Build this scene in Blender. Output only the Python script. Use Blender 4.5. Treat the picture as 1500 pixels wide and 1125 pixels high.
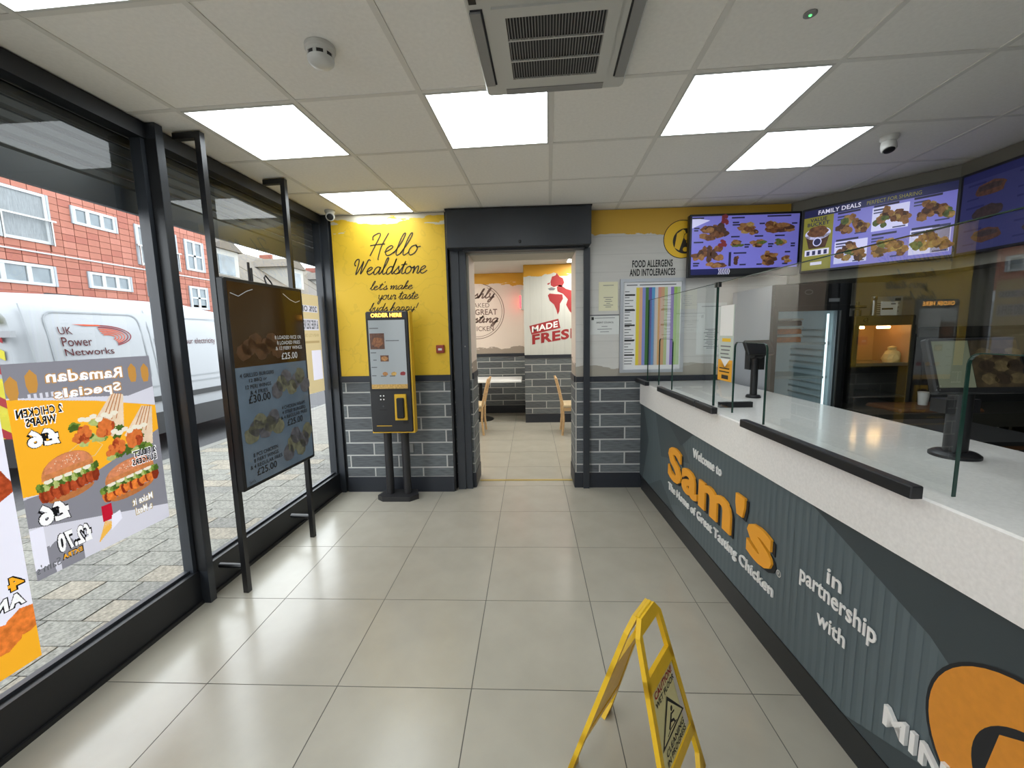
import bpy, bmesh, math, random
from mathutils import Vector, Matrix
random.seed(7)
for _o in list(bpy.data.objects): bpy.data.objects.remove(_o)
scene = bpy.context.scene
col = scene.collection

# ------------------------------------------------------------------ camera, sky, exposure
CAM_H = 1.5445
R_ = Vector((0.99883764, 0.0437455, -0.02024095))
U_ = Vector((0.0146351, 0.12486475, 0.99206583))
F_ = Vector((-0.04592579, 0.99120892, -0.12407939))
cd = bpy.data.cameras.new('camera')
cam = bpy.data.objects.new('camera', cd); col.objects.link(cam)
m4 = Matrix.Identity(4)
for i in range(3):
    m4[i][0] = R_[i]; m4[i][1] = U_[i]; m4[i][2] = -F_[i]
m4[2][3] = CAM_H
cam.matrix_world = m4
cd.sensor_fit = 'HORIZONTAL'; cd.sensor_width = 36; cd.lens = 604.6/1500*36
cd.clip_start = .02; cd.clip_end = 300
scene.camera = cam
world = bpy.data.worlds.new('overcast_sky'); scene.world = world
world.use_nodes = True
bg = world.node_tree.nodes['Background']
bg.inputs[0].default_value = (0.90, 0.95, 1.0, 1)
bg.inputs[1].default_value = 2.75
PANEL = 3.6          # ceiling LED panels
scene.view_settings.view_transform = 'Standard'
scene.view_settings.look = 'None'
scene.view_settings.exposure = 0.98
scene.view_settings.gamma = 1.0
scene.view_settings.use_curve_mapping = False

# ------------------------------------------------------------------ helpers
def lin(c):
    return tuple(((x/255)/12.92 if x/255 <= .04045 else ((x/255+.055)/1.055)**2.4) for x in c)
M = {}
def mat(name, rgb, rough=.5, metal=0., noise=None, bump=None, emit=0., spec=.5, wood=None):
    """procedural material: sRGB 0-255 colour, optional colour noise (amount, scale[, stretch]) and bump (strength, scale)"""
    m = bpy.data.materials.new(name); m.use_nodes = True
    nt = m.node_tree; b = nt.nodes['Principled BSDF']
    c = lin(rgb)
    b.inputs['Base Color'].default_value = (*c, 1)
    b.inputs['Roughness'].default_value = rough
    b.inputs['Metallic'].default_value = metal
    b.inputs['Specular IOR Level'].default_value = spec
    tc = nt.nodes.new('ShaderNodeTexCoord')
    if noise:
        mp = nt.nodes.new('ShaderNodeMapping'); nt.links.new(tc.outputs['Object'], mp.inputs[0])
        if len(noise) > 2: mp.inputs['Scale'].default_value = noise[2]
        n = nt.nodes.new('ShaderNodeTexNoise'); n.inputs['Scale'].default_value = noise[1]; n.inputs['Detail'].default_value = 5
        nt.links.new(mp.outputs[0], n.inputs['Vector'])
        r = nt.nodes.new('ShaderNodeValToRGB')
        a = noise[0]
        r.color_ramp.elements[0].position = .3; r.color_ramp.elements[1].position = .7
        r.color_ramp.elements[0].color = (*[x*(1-a) for x in c], 1)
        r.color_ramp.elements[1].color = (*[min(1, x*(1+a)) for x in c], 1)
        nt.links.new(n.outputs['Fac'], r.inputs[0]); nt.links.new(r.outputs[0], b.inputs['Base Color'])
        csrc = r.outputs[0]
    else: csrc = None
    if bump:
        n2 = nt.nodes.new('ShaderNodeTexNoise'); n2.inputs['Scale'].default_value = bump[1]; n2.inputs['Detail'].default_value = 3
        nt.links.new(tc.outputs['Object'], n2.inputs['Vector'])
        bp = nt.nodes.new('ShaderNodeBump'); bp.inputs['Strength'].default_value = bump[0]; bp.inputs['Distance'].default_value = .005
        nt.links.new(n2.outputs['Fac'], bp.inputs['Height']); nt.links.new(bp.outputs[0], b.inputs['Normal'])
    if emit:
        b.inputs['Emission Color'].default_value = (*c, 1); b.inputs['Emission Strength'].default_value = emit
        if csrc: nt.links.new(csrc, b.inputs['Emission Color'])
    M[name] = m
    return m
def glass(name, tint, r0, rough=0., power=5.):
    """thin sheet glass: clear transmission and a mirror reflection that grows towards grazing angles"""
    m = bpy.data.materials.new(name); m.use_nodes = True; nt = m.node_tree
    nt.nodes.clear()
    out = nt.nodes.new('ShaderNodeOutputMaterial'); mix = nt.nodes.new('ShaderNodeMixShader')
    tr = nt.nodes.new('ShaderNodeBsdfTransparent'); tr.inputs[0].default_value = (*tint, 1)
    gl = nt.nodes.new('ShaderNodeBsdfGlossy'); gl.inputs['Roughness'].default_value = rough
    gl.inputs['Color'].default_value = (1, 1, 1, 1)
    geo = nt.nodes.new('ShaderNodeNewGeometry'); dot = nt.nodes.new('ShaderNodeVectorMath'); dot.operation = 'DOT_PRODUCT'
    nt.links.new(geo.outputs['Incoming'], dot.inputs[0]); nt.links.new(geo.outputs['Normal'], dot.inputs[1])
    def mth(op, a, b=None):
        n = nt.nodes.new('ShaderNodeMath'); n.operation = op
        for i, v in enumerate((a, b)):
            if v is None: continue
            if isinstance(v, (int, float)): n.inputs[i].default_value = v
            else: nt.links.new(v, n.inputs[i])
        return n.outputs[0]
    ab = mth('ABSOLUTE', dot.outputs['Value']); om = mth('SUBTRACT', 1., ab); p5 = mth('POWER', om, power)
    f = mth('ADD', mth('MULTIPLY', p5, 1-r0), r0)
    nt.links.new(f, mix.inputs[0]); nt.links.new(tr.outputs[0], mix.inputs[1]); nt.links.new(gl.outputs[0], mix.inputs[2])
    nt.links.new(mix.outputs[0], out.inputs[0]); M[name] = m
def sheet_mat(name, rgb, t=.6, noise=None):
    """thin printed paper: part of the light shines through from behind"""
    m = bpy.data.materials.new(name); m.use_nodes = True; nt = m.node_tree; nt.nodes.clear()
    out = nt.nodes.new('ShaderNodeOutputMaterial'); mix = nt.nodes.new('ShaderNodeMixShader'); mix.inputs[0].default_value = t
    d = nt.nodes.new('ShaderNodeBsdfDiffuse'); tr = nt.nodes.new('ShaderNodeBsdfTranslucent'); c = lin(rgb)
    for n in (d, tr): n.inputs[0].default_value = (*c, 1)
    if noise:
        tc = nt.nodes.new('ShaderNodeTexCoord'); n = nt.nodes.new('ShaderNodeTexNoise'); n.inputs['Scale'].default_value = noise[1]; n.inputs['Detail'].default_value = 4
        r = nt.nodes.new('ShaderNodeValToRGB'); r.color_ramp.elements[0].position = .3; r.color_ramp.elements[1].position = .7
        r.color_ramp.elements[0].color = (*[x*(1-noise[0]) for x in c], 1); r.color_ramp.elements[1].color = (*[min(1, x*(1+noise[0])) for x in c], 1)
        nt.links.new(tc.outputs['Object'], n.inputs['Vector']); nt.links.new(n.outputs['Fac'], r.inputs[0])
        nt.links.new(r.outputs[0], d.inputs[0]); nt.links.new(r.outputs[0], tr.inputs[0])
    nt.links.new(d.outputs[0], mix.inputs[1]); nt.links.new(tr.outputs[0], mix.inputs[2]); nt.links.new(mix.outputs[0], out.inputs[0]); M[name] = m
def brushed(name, base, over, axis_top=None, axis_bot=None, over2=None, planks=None, contour=0., rough=.55):
    """wall print: base colour, ragged painted band above axis_top (colour over) and below axis_bot (colour over2)"""
    m = bpy.data.materials.new(name); m.use_nodes = True; nt = m.node_tree; b = nt.nodes['Principled BSDF']
    b.inputs['Roughness'].default_value = rough
    tc = nt.nodes.new('ShaderNodeTexCoord')
    geo = nt.nodes.new('ShaderNodeNewGeometry')
    sep = nt.nodes.new('ShaderNodeSeparateXYZ'); nt.links.new(geo.outputs['Position'], sep.inputs[0])
    def N(t, **k):
        n = nt.nodes.new(t)
        for a, v in k.items(): setattr(n, a, v)
        return n
    def mth(op, a, bb=None):
        n = N('ShaderNodeMath', operation=op)
        for i, v in enumerate((a, bb)):
            if v is None: continue
            if isinstance(v, (int, float)): n.inputs[i].default_value = v
            else: nt.links.new(v, n.inputs[i])
        return n.outputs[0]
    def mixc(f, a, bb):
        n = N('ShaderNodeMix', data_type='RGBA')
        nt.links.new(f, n.inputs[0])
        for i, v in ((6, a), (7, bb)):
            if isinstance(v, tuple): n.inputs[i].default_value = (*v, 1)
            else: nt.links.new(v, n.inputs[i])
        return n.outputs[2]
    cur = lin(base)
    nz = N('ShaderNodeTexNoise'); nz.inputs['Scale'].default_value = 2.2; nz.inputs['Detail'].default_value = 4
    nt.links.new(geo.outputs['Position'], nz.inputs['Vector'])
    if contour:
        w = mth('SINE', mth('MULTIPLY', nz.outputs['Fac'], 55.))
        f = mth('GREATER_THAN', w, .93)
        cur = mixc(mth('MULTIPLY', f, contour), cur, tuple(x*.6 for x in lin(base)))
    if planks:
        ax, pitch = planks
        fr = mth('FRACT', mth('DIVIDE', sep.outputs[ax], pitch))
        line = mth('LESS_THAN', fr, .045)
        gr = N('ShaderNodeTexNoise'); gr.inputs['Scale'].default_value = 3; gr.inputs['Detail'].default_value = 6
        mp = N('ShaderNodeMapping'); mp.inputs['Scale'].default_value = (1, 1, 9) if ax == 2 else (9, 1, 1)
        nt.links.new(geo.outputs['Position'], mp.inputs[0]); nt.links.new(mp.outputs[0], gr.inputs['Vector'])
        cur = mixc(mth('MULTIPLY', gr.outputs['Fac'], .35), cur, tuple(x*.62 for x in lin(base)))
        cur = mixc(mth('MULTIPLY', line, .22), cur, tuple(x*.45 for x in lin(base)))
    def band(level, up, colr, amp):
        nonlocal cur
        mp = N('ShaderNodeMapping'); mp.inputs['Rotation'].default_value = (0, .5, 0); mp.inputs['Scale'].default_value = (2.2, 1, 9)
        nt.links.new(geo.outputs['Position'], mp.inputs[0])
        n = N('ShaderNodeTexNoise'); n.inputs['Scale'].default_value = 1.6; n.inputs['Detail'].default_value = 5
        nt.links.new(mp.outputs[0], n.inputs['Vector'])
        off = mth('MULTIPLY', mth('SUBTRACT', n.outputs['Fac'], .5), amp)
        zz = mth('ADD', sep.outputs[2], off)
        f = mth('GREATER_THAN', zz, level) if up else mth('LESS_THAN', zz, level)
        cur = mixc(f, cur, lin(colr))
    if axis_top: band(axis_top[0], True, over, axis_top[1])
    if axis_bot: band(axis_bot[0], False, over2, axis_bot[1])
    if isinstance(cur, tuple): b.inputs['Base Color'].default_value = (*cur, 1)
    else: nt.links.new(cur, b.inputs['Base Color'])
    M[name] = m

class Fr:
    """a local frame: origin o, axes u (right), v (up), w (out of the surface)"""
    def __init__(s, o, u=(1,0,0), v=(0,0,1)):
        s.o = Vector(o); s.u = Vector(u).normalized(); s.v = Vector(v).normalized(); s.w = s.u.cross(s.v).normalized()
    def p(s, a, b, c=0.): return s.o + s.u*a + s.v*b + s.w*c
W0 = Fr((0,0,0), (1,0,0), (0,1,0))     # plain world frame: a=x b=y c=z
class MB:
    def __init__(s): s.v = []; s.f = []; s.mi = []; s.mats = []
    def add(s, vs, fs, m=None):
        k = len(s.v); s.v += [tuple(x) for x in vs]
        if m is not None and m not in s.mats: s.mats.append(m)
        i = s.mats.index(m) if m is not None else 0
        for f in fs: s.f.append(tuple(k+j for j in f)); s.mi.append(i)
        return s
    def box(s, x0, x1, y0, y1, z0, z1, fr=W0, m=None):
        vs = [fr.p(a,b,c) for c in (z0,z1) for a,b in ((x0,y0),(x1,y0),(x1,y1),(x0,y1))]
        return s.add(vs, [(3,2,1,0),(4,5,6,7),(0,1,5,4),(1,2,6,5),(2,3,7,6),(3,0,4,7)], m)
    def cbox(s, x0, x1, y0, y1, z0, z1, ch, fr=W0, m=None):
        """box with its edges bevelled in the a-b outline and on the c1 rim"""
        def ring(d, c): 
            X0,X1,Y0,Y1 = x0+d,x1-d,y0+d,y1-d
            return [fr.p(*q,c) for q in ((X0+ch,Y0),(X1-ch,Y0),(X1,Y0+ch),(X1,Y1-ch),(X1-ch,Y1),(X0+ch,Y1),(X0,Y1-ch),(X0,Y0+ch))]
        vs = ring(0,z0)+ring(0,z1-ch)+ring(ch*.7,z1)
        fs = [tuple(range(7,-1,-1)), tuple(range(16,24))]
        for r in (0,8):
            for i in range(8): fs.append((r+i, r+(i+1)%8, r+8+(i+1)%8, r+8+i))
        return s.add(vs, fs, m)
    def prism(s, pts, c0, c1, fr=W0, m=None):
        n = len(pts)
        vs = [fr.p(a,b,c0) for a,b in pts]+[fr.p(a,b,c1) for a,b in pts]
        fs = [tuple(range(n-1,-1,-1)), tuple(range(n,2*n))]+[(i,(i+1)%n,n+(i+1)%n,n+i) for i in range(n)]
        return s.add(vs, fs, m)
    def cyl(s, p0, p1, r0, r1=None, n=16, m=None):
        p0, p1 = Vector(p0), Vector(p1); r1 = r0 if r1 is None else r1
        d = (p1-p0).normalized(); a = d.orthogonal().normalized(); b = d.cross(a)
        vs = [p+(a*math.cos(2*math.pi*i/n)+b*math.sin(2*math.pi*i/n))*r for p,r in ((p0,r0),(p1,r1)) for i in range(n)]
        fs = [tuple(range(n-1,-1,-1)), tuple(range(n,2*n))]+[(i,(i+1)%n,n+(i+1)%n,n+i) for i in range(n)]
        return s.add(vs, fs, m)
    def lathe(s, prof, o, n=24, axis=(0,0,1), m=None):
        o = Vector(o); d = Vector(axis).normalized(); a = d.orthogonal().normalized(); b = d.cross(a)
        vs = [o+d*z+(a*math.cos(2*math.pi*i/n)+b*math.sin(2*math.pi*i/n))*max(r,1e-4) for r,z in prof for i in range(n)]
        fs = []
        for k in range(len(prof)-1):
            for i in range(n): fs.append((k*n+i, k*n+(i+1)%n, (k+1)*n+(i+1)%n, (k+1)*n+i))
        fs.append(tuple(range(n-1,-1,-1))); q = (len(prof)-1)*n; fs.append(tuple(range(q,q+n)))
        return s.add(vs, fs, m)
    def tube(s, pts, r, n=8, m=None):
        pts = [Vector(p) for p in pts]; vs = []; prev = None
        for i, p in enumerate(pts):
            d = (pts[min(i+1,len(pts)-1)]-pts[max(i-1,0)]).normalized()
            a = d.orthogonal().normalized() if prev is None else (prev-d*prev.dot(d)).normalized()
            prev = a; b = d.cross(a)
            vs += [p+(a*math.cos(2*math.pi*k/n)+b*math.sin(2*math.pi*k/n))*r for k in range(n)]
        fs = [(i*n+k, i*n+(k+1)%n, (i+1)*n+(k+1)%n, (i+1)*n+k) for i in range(len(pts)-1) for k in range(n)]
        fs += [tuple(range(n-1,-1,-1)), tuple(range((len(pts)-1)*n, len(pts)*n))]
        return s.add(vs, fs, m)
    def build(s, name, m=None, parent=None, smooth=False):
        vs = s.v; xs = [v[0] for v in vs]; ys = [v[1] for v in vs]; zs = [v[2] for v in vs]
        c = Vector(((min(xs)+max(xs))/2, (min(ys)+max(ys))/2, min(zs)))
        me = bpy.data.meshes.new(name)
        me.from_pydata([(v[0]-c.x, v[1]-c.y, v[2]-c.z) for v in vs], [], s.f)
        mats = [m] if m else s.mats
        for k in mats: me.materials.append(M[k])
        if not m:
            me.polygons.foreach_set('material_index', s.mi)
        if smooth:
            me.polygons.foreach_set('use_smooth', [True]*len(me.polygons))
            try: me.set_sharp_from_angle(angle=math.radians(40))
            except Exception: pass
        me.update()
        o = bpy.data.objects.new(name, me); col.objects.link(o)
        put(o, c, parent); return o
WL = {}
def put(o, c, parent):
    WL[o.name] = Vector(c)
    if parent is not None:
        o.parent = parent; o.location = Vector(c)-WL[parent.name]
    else: o.location = c
def thing(name, loc, label, cat, group=None):
    o = bpy.data.objects.new(name, None); col.objects.link(o); o.empty_display_size = .05
    o.location = loc; WL[o.name] = Vector(loc); o['label'] = label; o['category'] = cat
    if group: o['group'] = group
    return o
def tag(o, label, cat, group=None):
    o['label'] = label; o['category'] = cat
    if group: o['group'] = group
    return o
def struct(o): o['kind'] = 'structure'; return o
def instance(mesh, name, loc, parent, rot=None):
    o = bpy.data.objects.new(name, mesh); col.objects.link(o); put(o, loc, parent)
    if rot: o.rotation_euler = rot
    return o
def clip(poly, nx, ny, d):
    """keep the side nx*x+ny*y <= d"""
    out = []
    for i in range(len(poly)):
        a, b = poly[i], poly[(i+1)%len(poly)]
        da, db = nx*a[0]+ny*a[1]-d, nx*b[0]+ny*b[1]-d
        if da <= 0: out.append(a)
        if da*db < 0:
            t = da/(da-db); out.append((a[0]+(b[0]-a[0])*t, a[1]+(b[1]-a[1])*t))
    return out

_tc = {}
def text_mesh(body, bold=0., extrude=0.):
    k = (body, bold, extrude)
    if k not in _tc:
        c = bpy.data.curves.new('lettering', 'FONT'); c.body = body; c.size = 1; c.offset = bold; c.extrude = extrude
        c.resolution_u = 3; c.space_character = 1+bold*2.2; c.align_x = 'CENTER'; c.space_line = .95
        o = bpy.data.objects.new('lettering', c); col.objects.link(o)
        dg = bpy.context.evaluated_depsgraph_get()
        me = bpy.data.meshes.new_from_object(o.evaluated_get(dg))
        _tc[k] = ([tuple(v.co) for v in me.vertices], [tuple(p.vertices) for p in me.polygons])
        bpy.data.objects.remove(o); bpy.data.curves.remove(c); bpy.data.meshes.remove(me)
    return _tc[k]
SCRIPT = {
 'e': (.85,[[(0,.35),(.35,.55),(.6,.85),(.4,1.0),(.12,.75),(.1,.3),(.35,0),(.65,.12),(.9,.4)]]),
 'l': (.62,[[(0,.2),(.35,1.2),(.5,2.1),(.35,2.2),(.22,1.6),(.2,.4),(.35,0),(.6,.15),(.72,.35)]]),
 'o': (.9,[[(.55,1),(.2,.85),(.08,.4),(.3,0),(.65,.2),(.75,.65),(.55,1),(.65,.8),(1.0,.85)]]),
 'a': (.95,[[(.7,.95),(.35,1),(.08,.6),(.12,.1),(.35,0),(.65,.5),(.75,.98),(.7,.3),(.8,.02),(1.05,.3)]]),
 'd': (.95,[[(.7,.95),(.35,1),(.08,.6),(.12,.1),(.35,0),(.65,.5),(.85,2.1),(.72,.4),(.82,.02),(1.05,.3)]]),
 's': (.7,[[(0,.2),(.3,.7),(.45,1.05),(.5,.7),(.65,.3),(.4,0),(.1,.1)],[(.4,0),(.65,.08),(.85,.3)]]),
 't': (.62,[[(0,.3),(.3,1.1),(.42,1.7),(.3,.6),(.35,.05),(.6,.05),(.75,.3)],[(0,1.2),(.35,1.27),(.7,1.3)]]),
 'n': (.95,[[(0,.7),(.15,1),(.2,.5),(.18,0),(.35,.7),(.6,1),(.7,.7),(.68,.1),(.85,.02),(1.0,.3)]]),
 'm': (1.4,[[(0,.7),(.15,1),(.2,.5),(.18,0),(.35,.7),(.55,1),(.62,.6),(.6,0),(.8,.7),(1.02,1),(1.12,.7),(1.1,.1),(1.27,.02),(1.45,.3)]]),
 'k': (.85,[[(0,.2),(.3,1.2),(.45,2.1),(.3,2.0),(.2,1.),(.15,0)],[(.2,.5),(.55,1),(.6,.75),(.25,.55),(.55,.1),(.9,.25)]]),
 'y': (.85,[[(0,.9),(.1,1),(.15,.4),(.35,.1),(.6,.4),(.7,1),(.65,0),(.5,-.8),(.25,-.9),(.3,-.4),(.9,.3)]]),
 'u': (.92,[[(0,.9),(.12,1),(.12,.3),(.35,0),(.6,.4),(.68,1),(.65,.2),(.8,.02),(1,.3)]]),
 'r': (.7,[[(0,.5),(.2,1.05),(.3,.85),(.55,.9),(.5,.3),(.6,.02),(.8,.3)]]),
 'b': (.8,[[(0,.2),(.3,1.2),(.42,2.1),(.28,1.9),(.2,.6),(.25,.05),(.55,.15),(.65,.7),(.5,.85),(.85,.7)]]),
 'h': (.92,[[(0,.2),(.3,1.2),(.45,2.1),(.3,2.0),(.2,1.),(.15,0),(.35,.8),(.58,1),(.65,.6),(.65,.1),(.8,.02),(1,.3)]]),
 'p': (.9,[[(.1,.9),(.2,1),(.15,.2),(.1,-.9)],[(.15,.6),(.4,1),(.7,.7),(.55,.1),(.25,.1)],[(.45,.04),(.7,.1),(.95,.3)]]),
 'i': (.5,[[(0,.3),(.2,1),(.2,.2),(.35,.02),(.5,.3)],[(.3,1.4),(.31,1.45)]]),
 'g': (.9,[[(.7,.95),(.35,1),(.08,.6),(.12,.1),(.35,0),(.65,.5),(.75,.98),(.65,0),(.5,-.8),(.25,-.9),(.3,-.4),(.95,.3)]]),
 'f': (.6,[[(0,.3),(.35,1.2),(.55,2.1),(.4,2.15),(.3,1.2),(.2,-.8),(.1,-.6),(.3,.1),(.65,.3)]]),
 'H': (1.5,[[(.1,1.6),(0,2.0),(.4,2.3),(.6,2.1),(.45,1),(.3,0)],[(1.3,2.3),(1.05,1),(1.1,-.2),(1.2,-.45)],[(0,1.05),(.6,1.15),(1.3,1.2)]]),
 'W': (1.75,[[(.25,1.2),(0,1.5),(.1,2.0),(.4,2.1),(.5,1.6),(.5,0),(.9,1.2),(1.05,1.8),(1.05,.1),(1.4,1.2),(1.6,2.0),(1.9,1.9)]]),
 "'": (.25,[[(.2,2.1),(.15,1.8)]]), '!': (.4,[[(.3,2.0),(.2,.6)],[(.18,.12),(.19,.02)]]), ' ': (.5,[])}
def cat_rom(pts, k=5):
    if len(pts) < 3: return pts
    P = [pts[0]]+list(pts)+[pts[-1]]; out = []
    for i in range(1, len(P)-2):
        p0,p1,p2,p3 = P[i-1],P[i],P[i+1],P[i+2]
        for j in range(k):
            t = j/k
            out.append(tuple(.5*((2*p1[q])+(-p0[q]+p2[q])*t+(2*p0[q]-5*p1[q]+4*p2[q]-p3[q])*t*t+(-p0[q]+3*p1[q]-3*p2[q]+p3[q])*t**3) for q in (0,1)))
    out.append(pts[-1]); return out

class Print:
    """flat print on a surface: polygons in a frame, layered a fraction of a millimetre apart"""
    def __init__(s, fr, step=.0006, c0=.0008, mirror=None):
        s.fr = fr; s.mb = MB(); s.step = step; s.c0 = c0; s.mir = mirror
    def q(s, a, b, layer):
        if s.mir is not None: a = s.mir-a
        return s.fr.p(a, b, s.c0+s.step*layer)
    def poly(s, pts, m, layer=1):
        s.mb.add([s.q(a,b,layer) for a,b in pts], [tuple(range(len(pts)))], m); return s
    def rect(s, x0, x1, y0, y1, m, layer=1): return s.poly([(x0,y0),(x1,y0),(x1,y1),(x0,y1)], m, layer)
    def ell(s, cx, cy, rx, ry, m, layer=1, a0=0, a1=360, n=48):
        pts = [(cx+rx*math.cos(math.radians(a0+(a1-a0)*i/n)), cy+ry*math.sin(math.radians(a0+(a1-a0)*i/n))) for i in range(n if a1-a0 == 360 else n+1)]
        return s.poly(pts, m, layer)
    def ring(s, cx, cy, rx, ry, t, m, layer=1, a0=0, a1=360, n=40):
        vs = []; fs = []
        for i in range(n+1):
            a = math.radians(a0+(a1-a0)*i/n)
            vs += [s.q(cx+rx*math.cos(a), cy+ry*math.sin(a), layer), s.q(cx+(rx-t)*math.cos(a), cy+(ry-t)*math.sin(a), layer)]
            if i: fs.append((2*i-2, 2*i, 2*i+1, 2*i-1))
        s.mb.add(vs, fs, m); return s
    def blob(s, cx, cy, rx, ry, m, layer=1, seed=0, n=18, rough=.22):
        rr = random.Random(seed*131+7)
        pts = []
        for i in range(n):
            a = 2*math.pi*i/n; k = 1-rough/2+rough*rr.random()
            pts.append((cx+rx*k*math.cos(a), cy+ry*k*math.sin(a)))
        return s.poly(pts, m, layer)
    def text(s, body, x0, x1, y0, y1, m, layer=2, bold=0., shear=0., rise=0.):
        vs, fs = text_mesh(body, bold)
        if not vs: return s
        xs = [v[0]+shear*v[1] for v in vs]; ys = [v[1] for v in vs]
        ax, bx, ay, by = min(xs), max(xs), min(ys), max(ys)
        out = []
        for x, v in zip(xs, vs):
            t = (x-ax)/(bx-ax)
            out.append(s.q(x0+(x1-x0)*t, y0+(y1-y0)*(v[1]-ay)/(by-ay)+rise*t, layer))
        s.mb.add(out, fs, m); return s
    def outline_text(s, body, x0, x1, y0, y1, m, mo, layer=2, bold=.02, rim=.05, shear=0., rise=0., grow=.008):
        s.text(body, x0-grow, x1+grow, y0-grow, y1+grow, mo, layer, bold+rim, shear, rise)
        return s.text(body, x0, x1, y0, y1, m, layer+1, bold, shear, rise)
    def stroke(s, pts, w, m, layer=2):
        vs = []; fs = []
        for i, p in enumerate(pts):
            a = pts[max(i-1,0)]; b = pts[min(i+1,len(pts)-1)]
            dx, dy = b[0]-a[0], b[1]-a[1]; L = math.hypot(dx,dy) or 1
            nx, ny = -dy/L*w/2, dx/L*w/2
            vs += [s.q(p[0]+nx,p[1]+ny,layer), s.q(p[0]-nx,p[1]-ny,layer)]
            if i: fs.append((2*i-2,2*i-1,2*i+1,2*i))
        s.mb.add(vs, fs, m); return s
    def script(s, body, x0, x1, y0, y1, w, m, layer=2, shear=.3):
        x = 0; st = []
        for ch in body:
            adv, strokes = SCRIPT[ch]
            for k in strokes: st.append([(x+p[0]+shear*p[1], p[1]) for p in cat_rom(k)])
            x += adv
        xs = [p[0] for k in st for p in k]; ys = [p[1] for k in st for p in k]
        ax, bx, ay, by = min(xs), max(xs), min(ys), max(ys)
        for k in st:
            s.stroke([(x0+(x1-x0)*(p[0]-ax)/(bx-ax), y0+(y1-y0)*(p[1]-ay)/(by-ay)) for p in k], w, m, layer)
        return s
    def build(s, name, parent): return s.mb.build(name, None, parent)
def letters3d(body, x0, x1, y0, y1, fr, c0, depth, m, name, parent, bold=0., shear=0., rise=0.):
    vs, fs = text_mesh(body, bold, .5)
    xs = [v[0]+shear*v[1] for v in vs]; ys = [v[1] for v in vs]
    ax, bx, ay, by = min(xs), max(xs), min(ys), max(ys)
    out = [fr.p(x0+(x1-x0)*(x-ax)/(bx-ax), y0+(y1-y0)*(v[1]-ay)/(by-ay)+rise*(x-ax)/(bx-ax), c0+depth*(v[2]+.5)) for x, v in zip(xs, vs)]
    return MB().add(out, fs).build(name, m, parent)

class _Cap:
    def __init__(s): s.l = []
    def add(s, vs, fs, m):
        for f in fs: s.l.append((vs[f[0]][2], [(vs[i][0], vs[i][1]) for i in f], m))
class RPrint(Print):
    """single-layer print: shapes are flattened into one sheet of cells, each with the ink that lies on top"""
    def __init__(s, mirror=None, cap=None): s.mir = mirror; s.mb = cap or _Cap()
    def q(s, a, b, layer): return ((s.mir-a) if s.mir is not None else a, b, layer)
    def sheet(s, fr, x0, x1, z0, z1, base, name, c=0., cell=.002):
        nx, nz = int((x1-x0)/cell), int((z1-z0)/cell); dx, dz = (x1-x0)/nx, (z1-z0)/nz
        rows = [[base]*nx for _ in range(nz)]
        for lay, pts, m in sorted(s.mb.l, key=lambda t: t[0]):
            n = len(pts); ys = [p[1] for p in pts]
            for j in range(max(0, int((min(ys)-z0)/dz-.5)), min(nz-1, int((max(ys)-z0)/dz+.5))+1):
                y = z0+(j+.5)*dz; xs = []
                for i in range(n):
                    (ax, ay), (bx, by) = pts[i], pts[(i+1)%n]
                    if (ay <= y) != (by <= y): xs.append(ax+(bx-ax)*(y-ay)/(by-ay))
                xs.sort()
                for a, b in zip(xs[::2], xs[1::2]):
                    i0 = max(0, math.ceil((a-x0)/dx-.5)); i1 = min(nx-1, math.floor((b-x0)/dx-.5))
                    for i in range(i0, i1+1): rows[j][i] = m
        mb = MB(); j = 0
        while j < nz:                                        # merge equal rows, then runs of equal cells
            k = j+1
            while k < nz and rows[k] == rows[j]: k += 1
            i = 0; r = rows[j]
            while i < nx:
                e = i+1
                while e < nx and r[e] == r[i]: e += 1
                mb.add([fr.p(x0+i*dx, z0+j*dz, c), fr.p(x0+e*dx, z0+j*dz, c), fr.p(x0+e*dx, z0+k*dz, c), fr.p(x0+i*dx, z0+k*dz, c)], [(0,1,2,3)], r[i])
                i = e
            j = k
        return mb.build(name)
# ------------------------------------------------------------------ materials
mat('floor_tile', (168,163,150), .24, noise=(.05, 5), bump=(.02, 60), spec=.8)
mat('grout', (92,90,86), .9)
mat('ceiling_tile', (241,239,233), .9, noise=(.03, 60), bump=(.12, 220))
mat('ceiling_bar', (222,220,213), .6)
mat('led_panel', (240,248,252), .4, emit=PANEL)
mat('room_fill_led', (250,248,242), .4, emit=PANEL*3.1)
mat('white_plastic', (205,205,200), .4)
mat('grey_plastic', (140,140,138), .5)
mat('black_plastic', (22,23,25), .45)
mat('frame_grey', (44,48,54), .38, noise=(.06, 8))
mat('frame_black', (22,24,28), .4)
mat('skirting', (34,38,46), .5)
mat('black_steel', (20,20,22), .32)
mat('shutter_slat', (62,64,64), .5, noise=(.1, 20))
mat('brick_tile', (98,103,105), .55, noise=(.35, 9, (1,1,14)), bump=(.25, 60))
mat('brick_tile_dark', (84,88,91), .55, noise=(.35, 9, (1,1,14)), bump=(.25, 60))
mat('brick_grout', (190,190,186), .9)
mat('plaster', (176,172,160), .8, noise=(.03, 4))
mat('plaster_white', (205,203,196), .8, noise=(.03, 4))
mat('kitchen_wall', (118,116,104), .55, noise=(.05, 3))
mat('kitchen_dark', (40,42,42), .5)
brushed('mural_yellow', (232,190,44), (214,206,186), axis_top=(2.565, .42), contour=.18)
brushed('mural_planks', (206,204,198), (206,164,58), axis_top=(2.44, .26), axis_bot=(1.20, .30), over2=(158,152,140), planks=(2, .16))
brushed('mural_room', (226,210,196), (214,158,40), axis_top=(2.45, .30), axis_bot=(1.26, .25), over2=(160,146,132))
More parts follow.
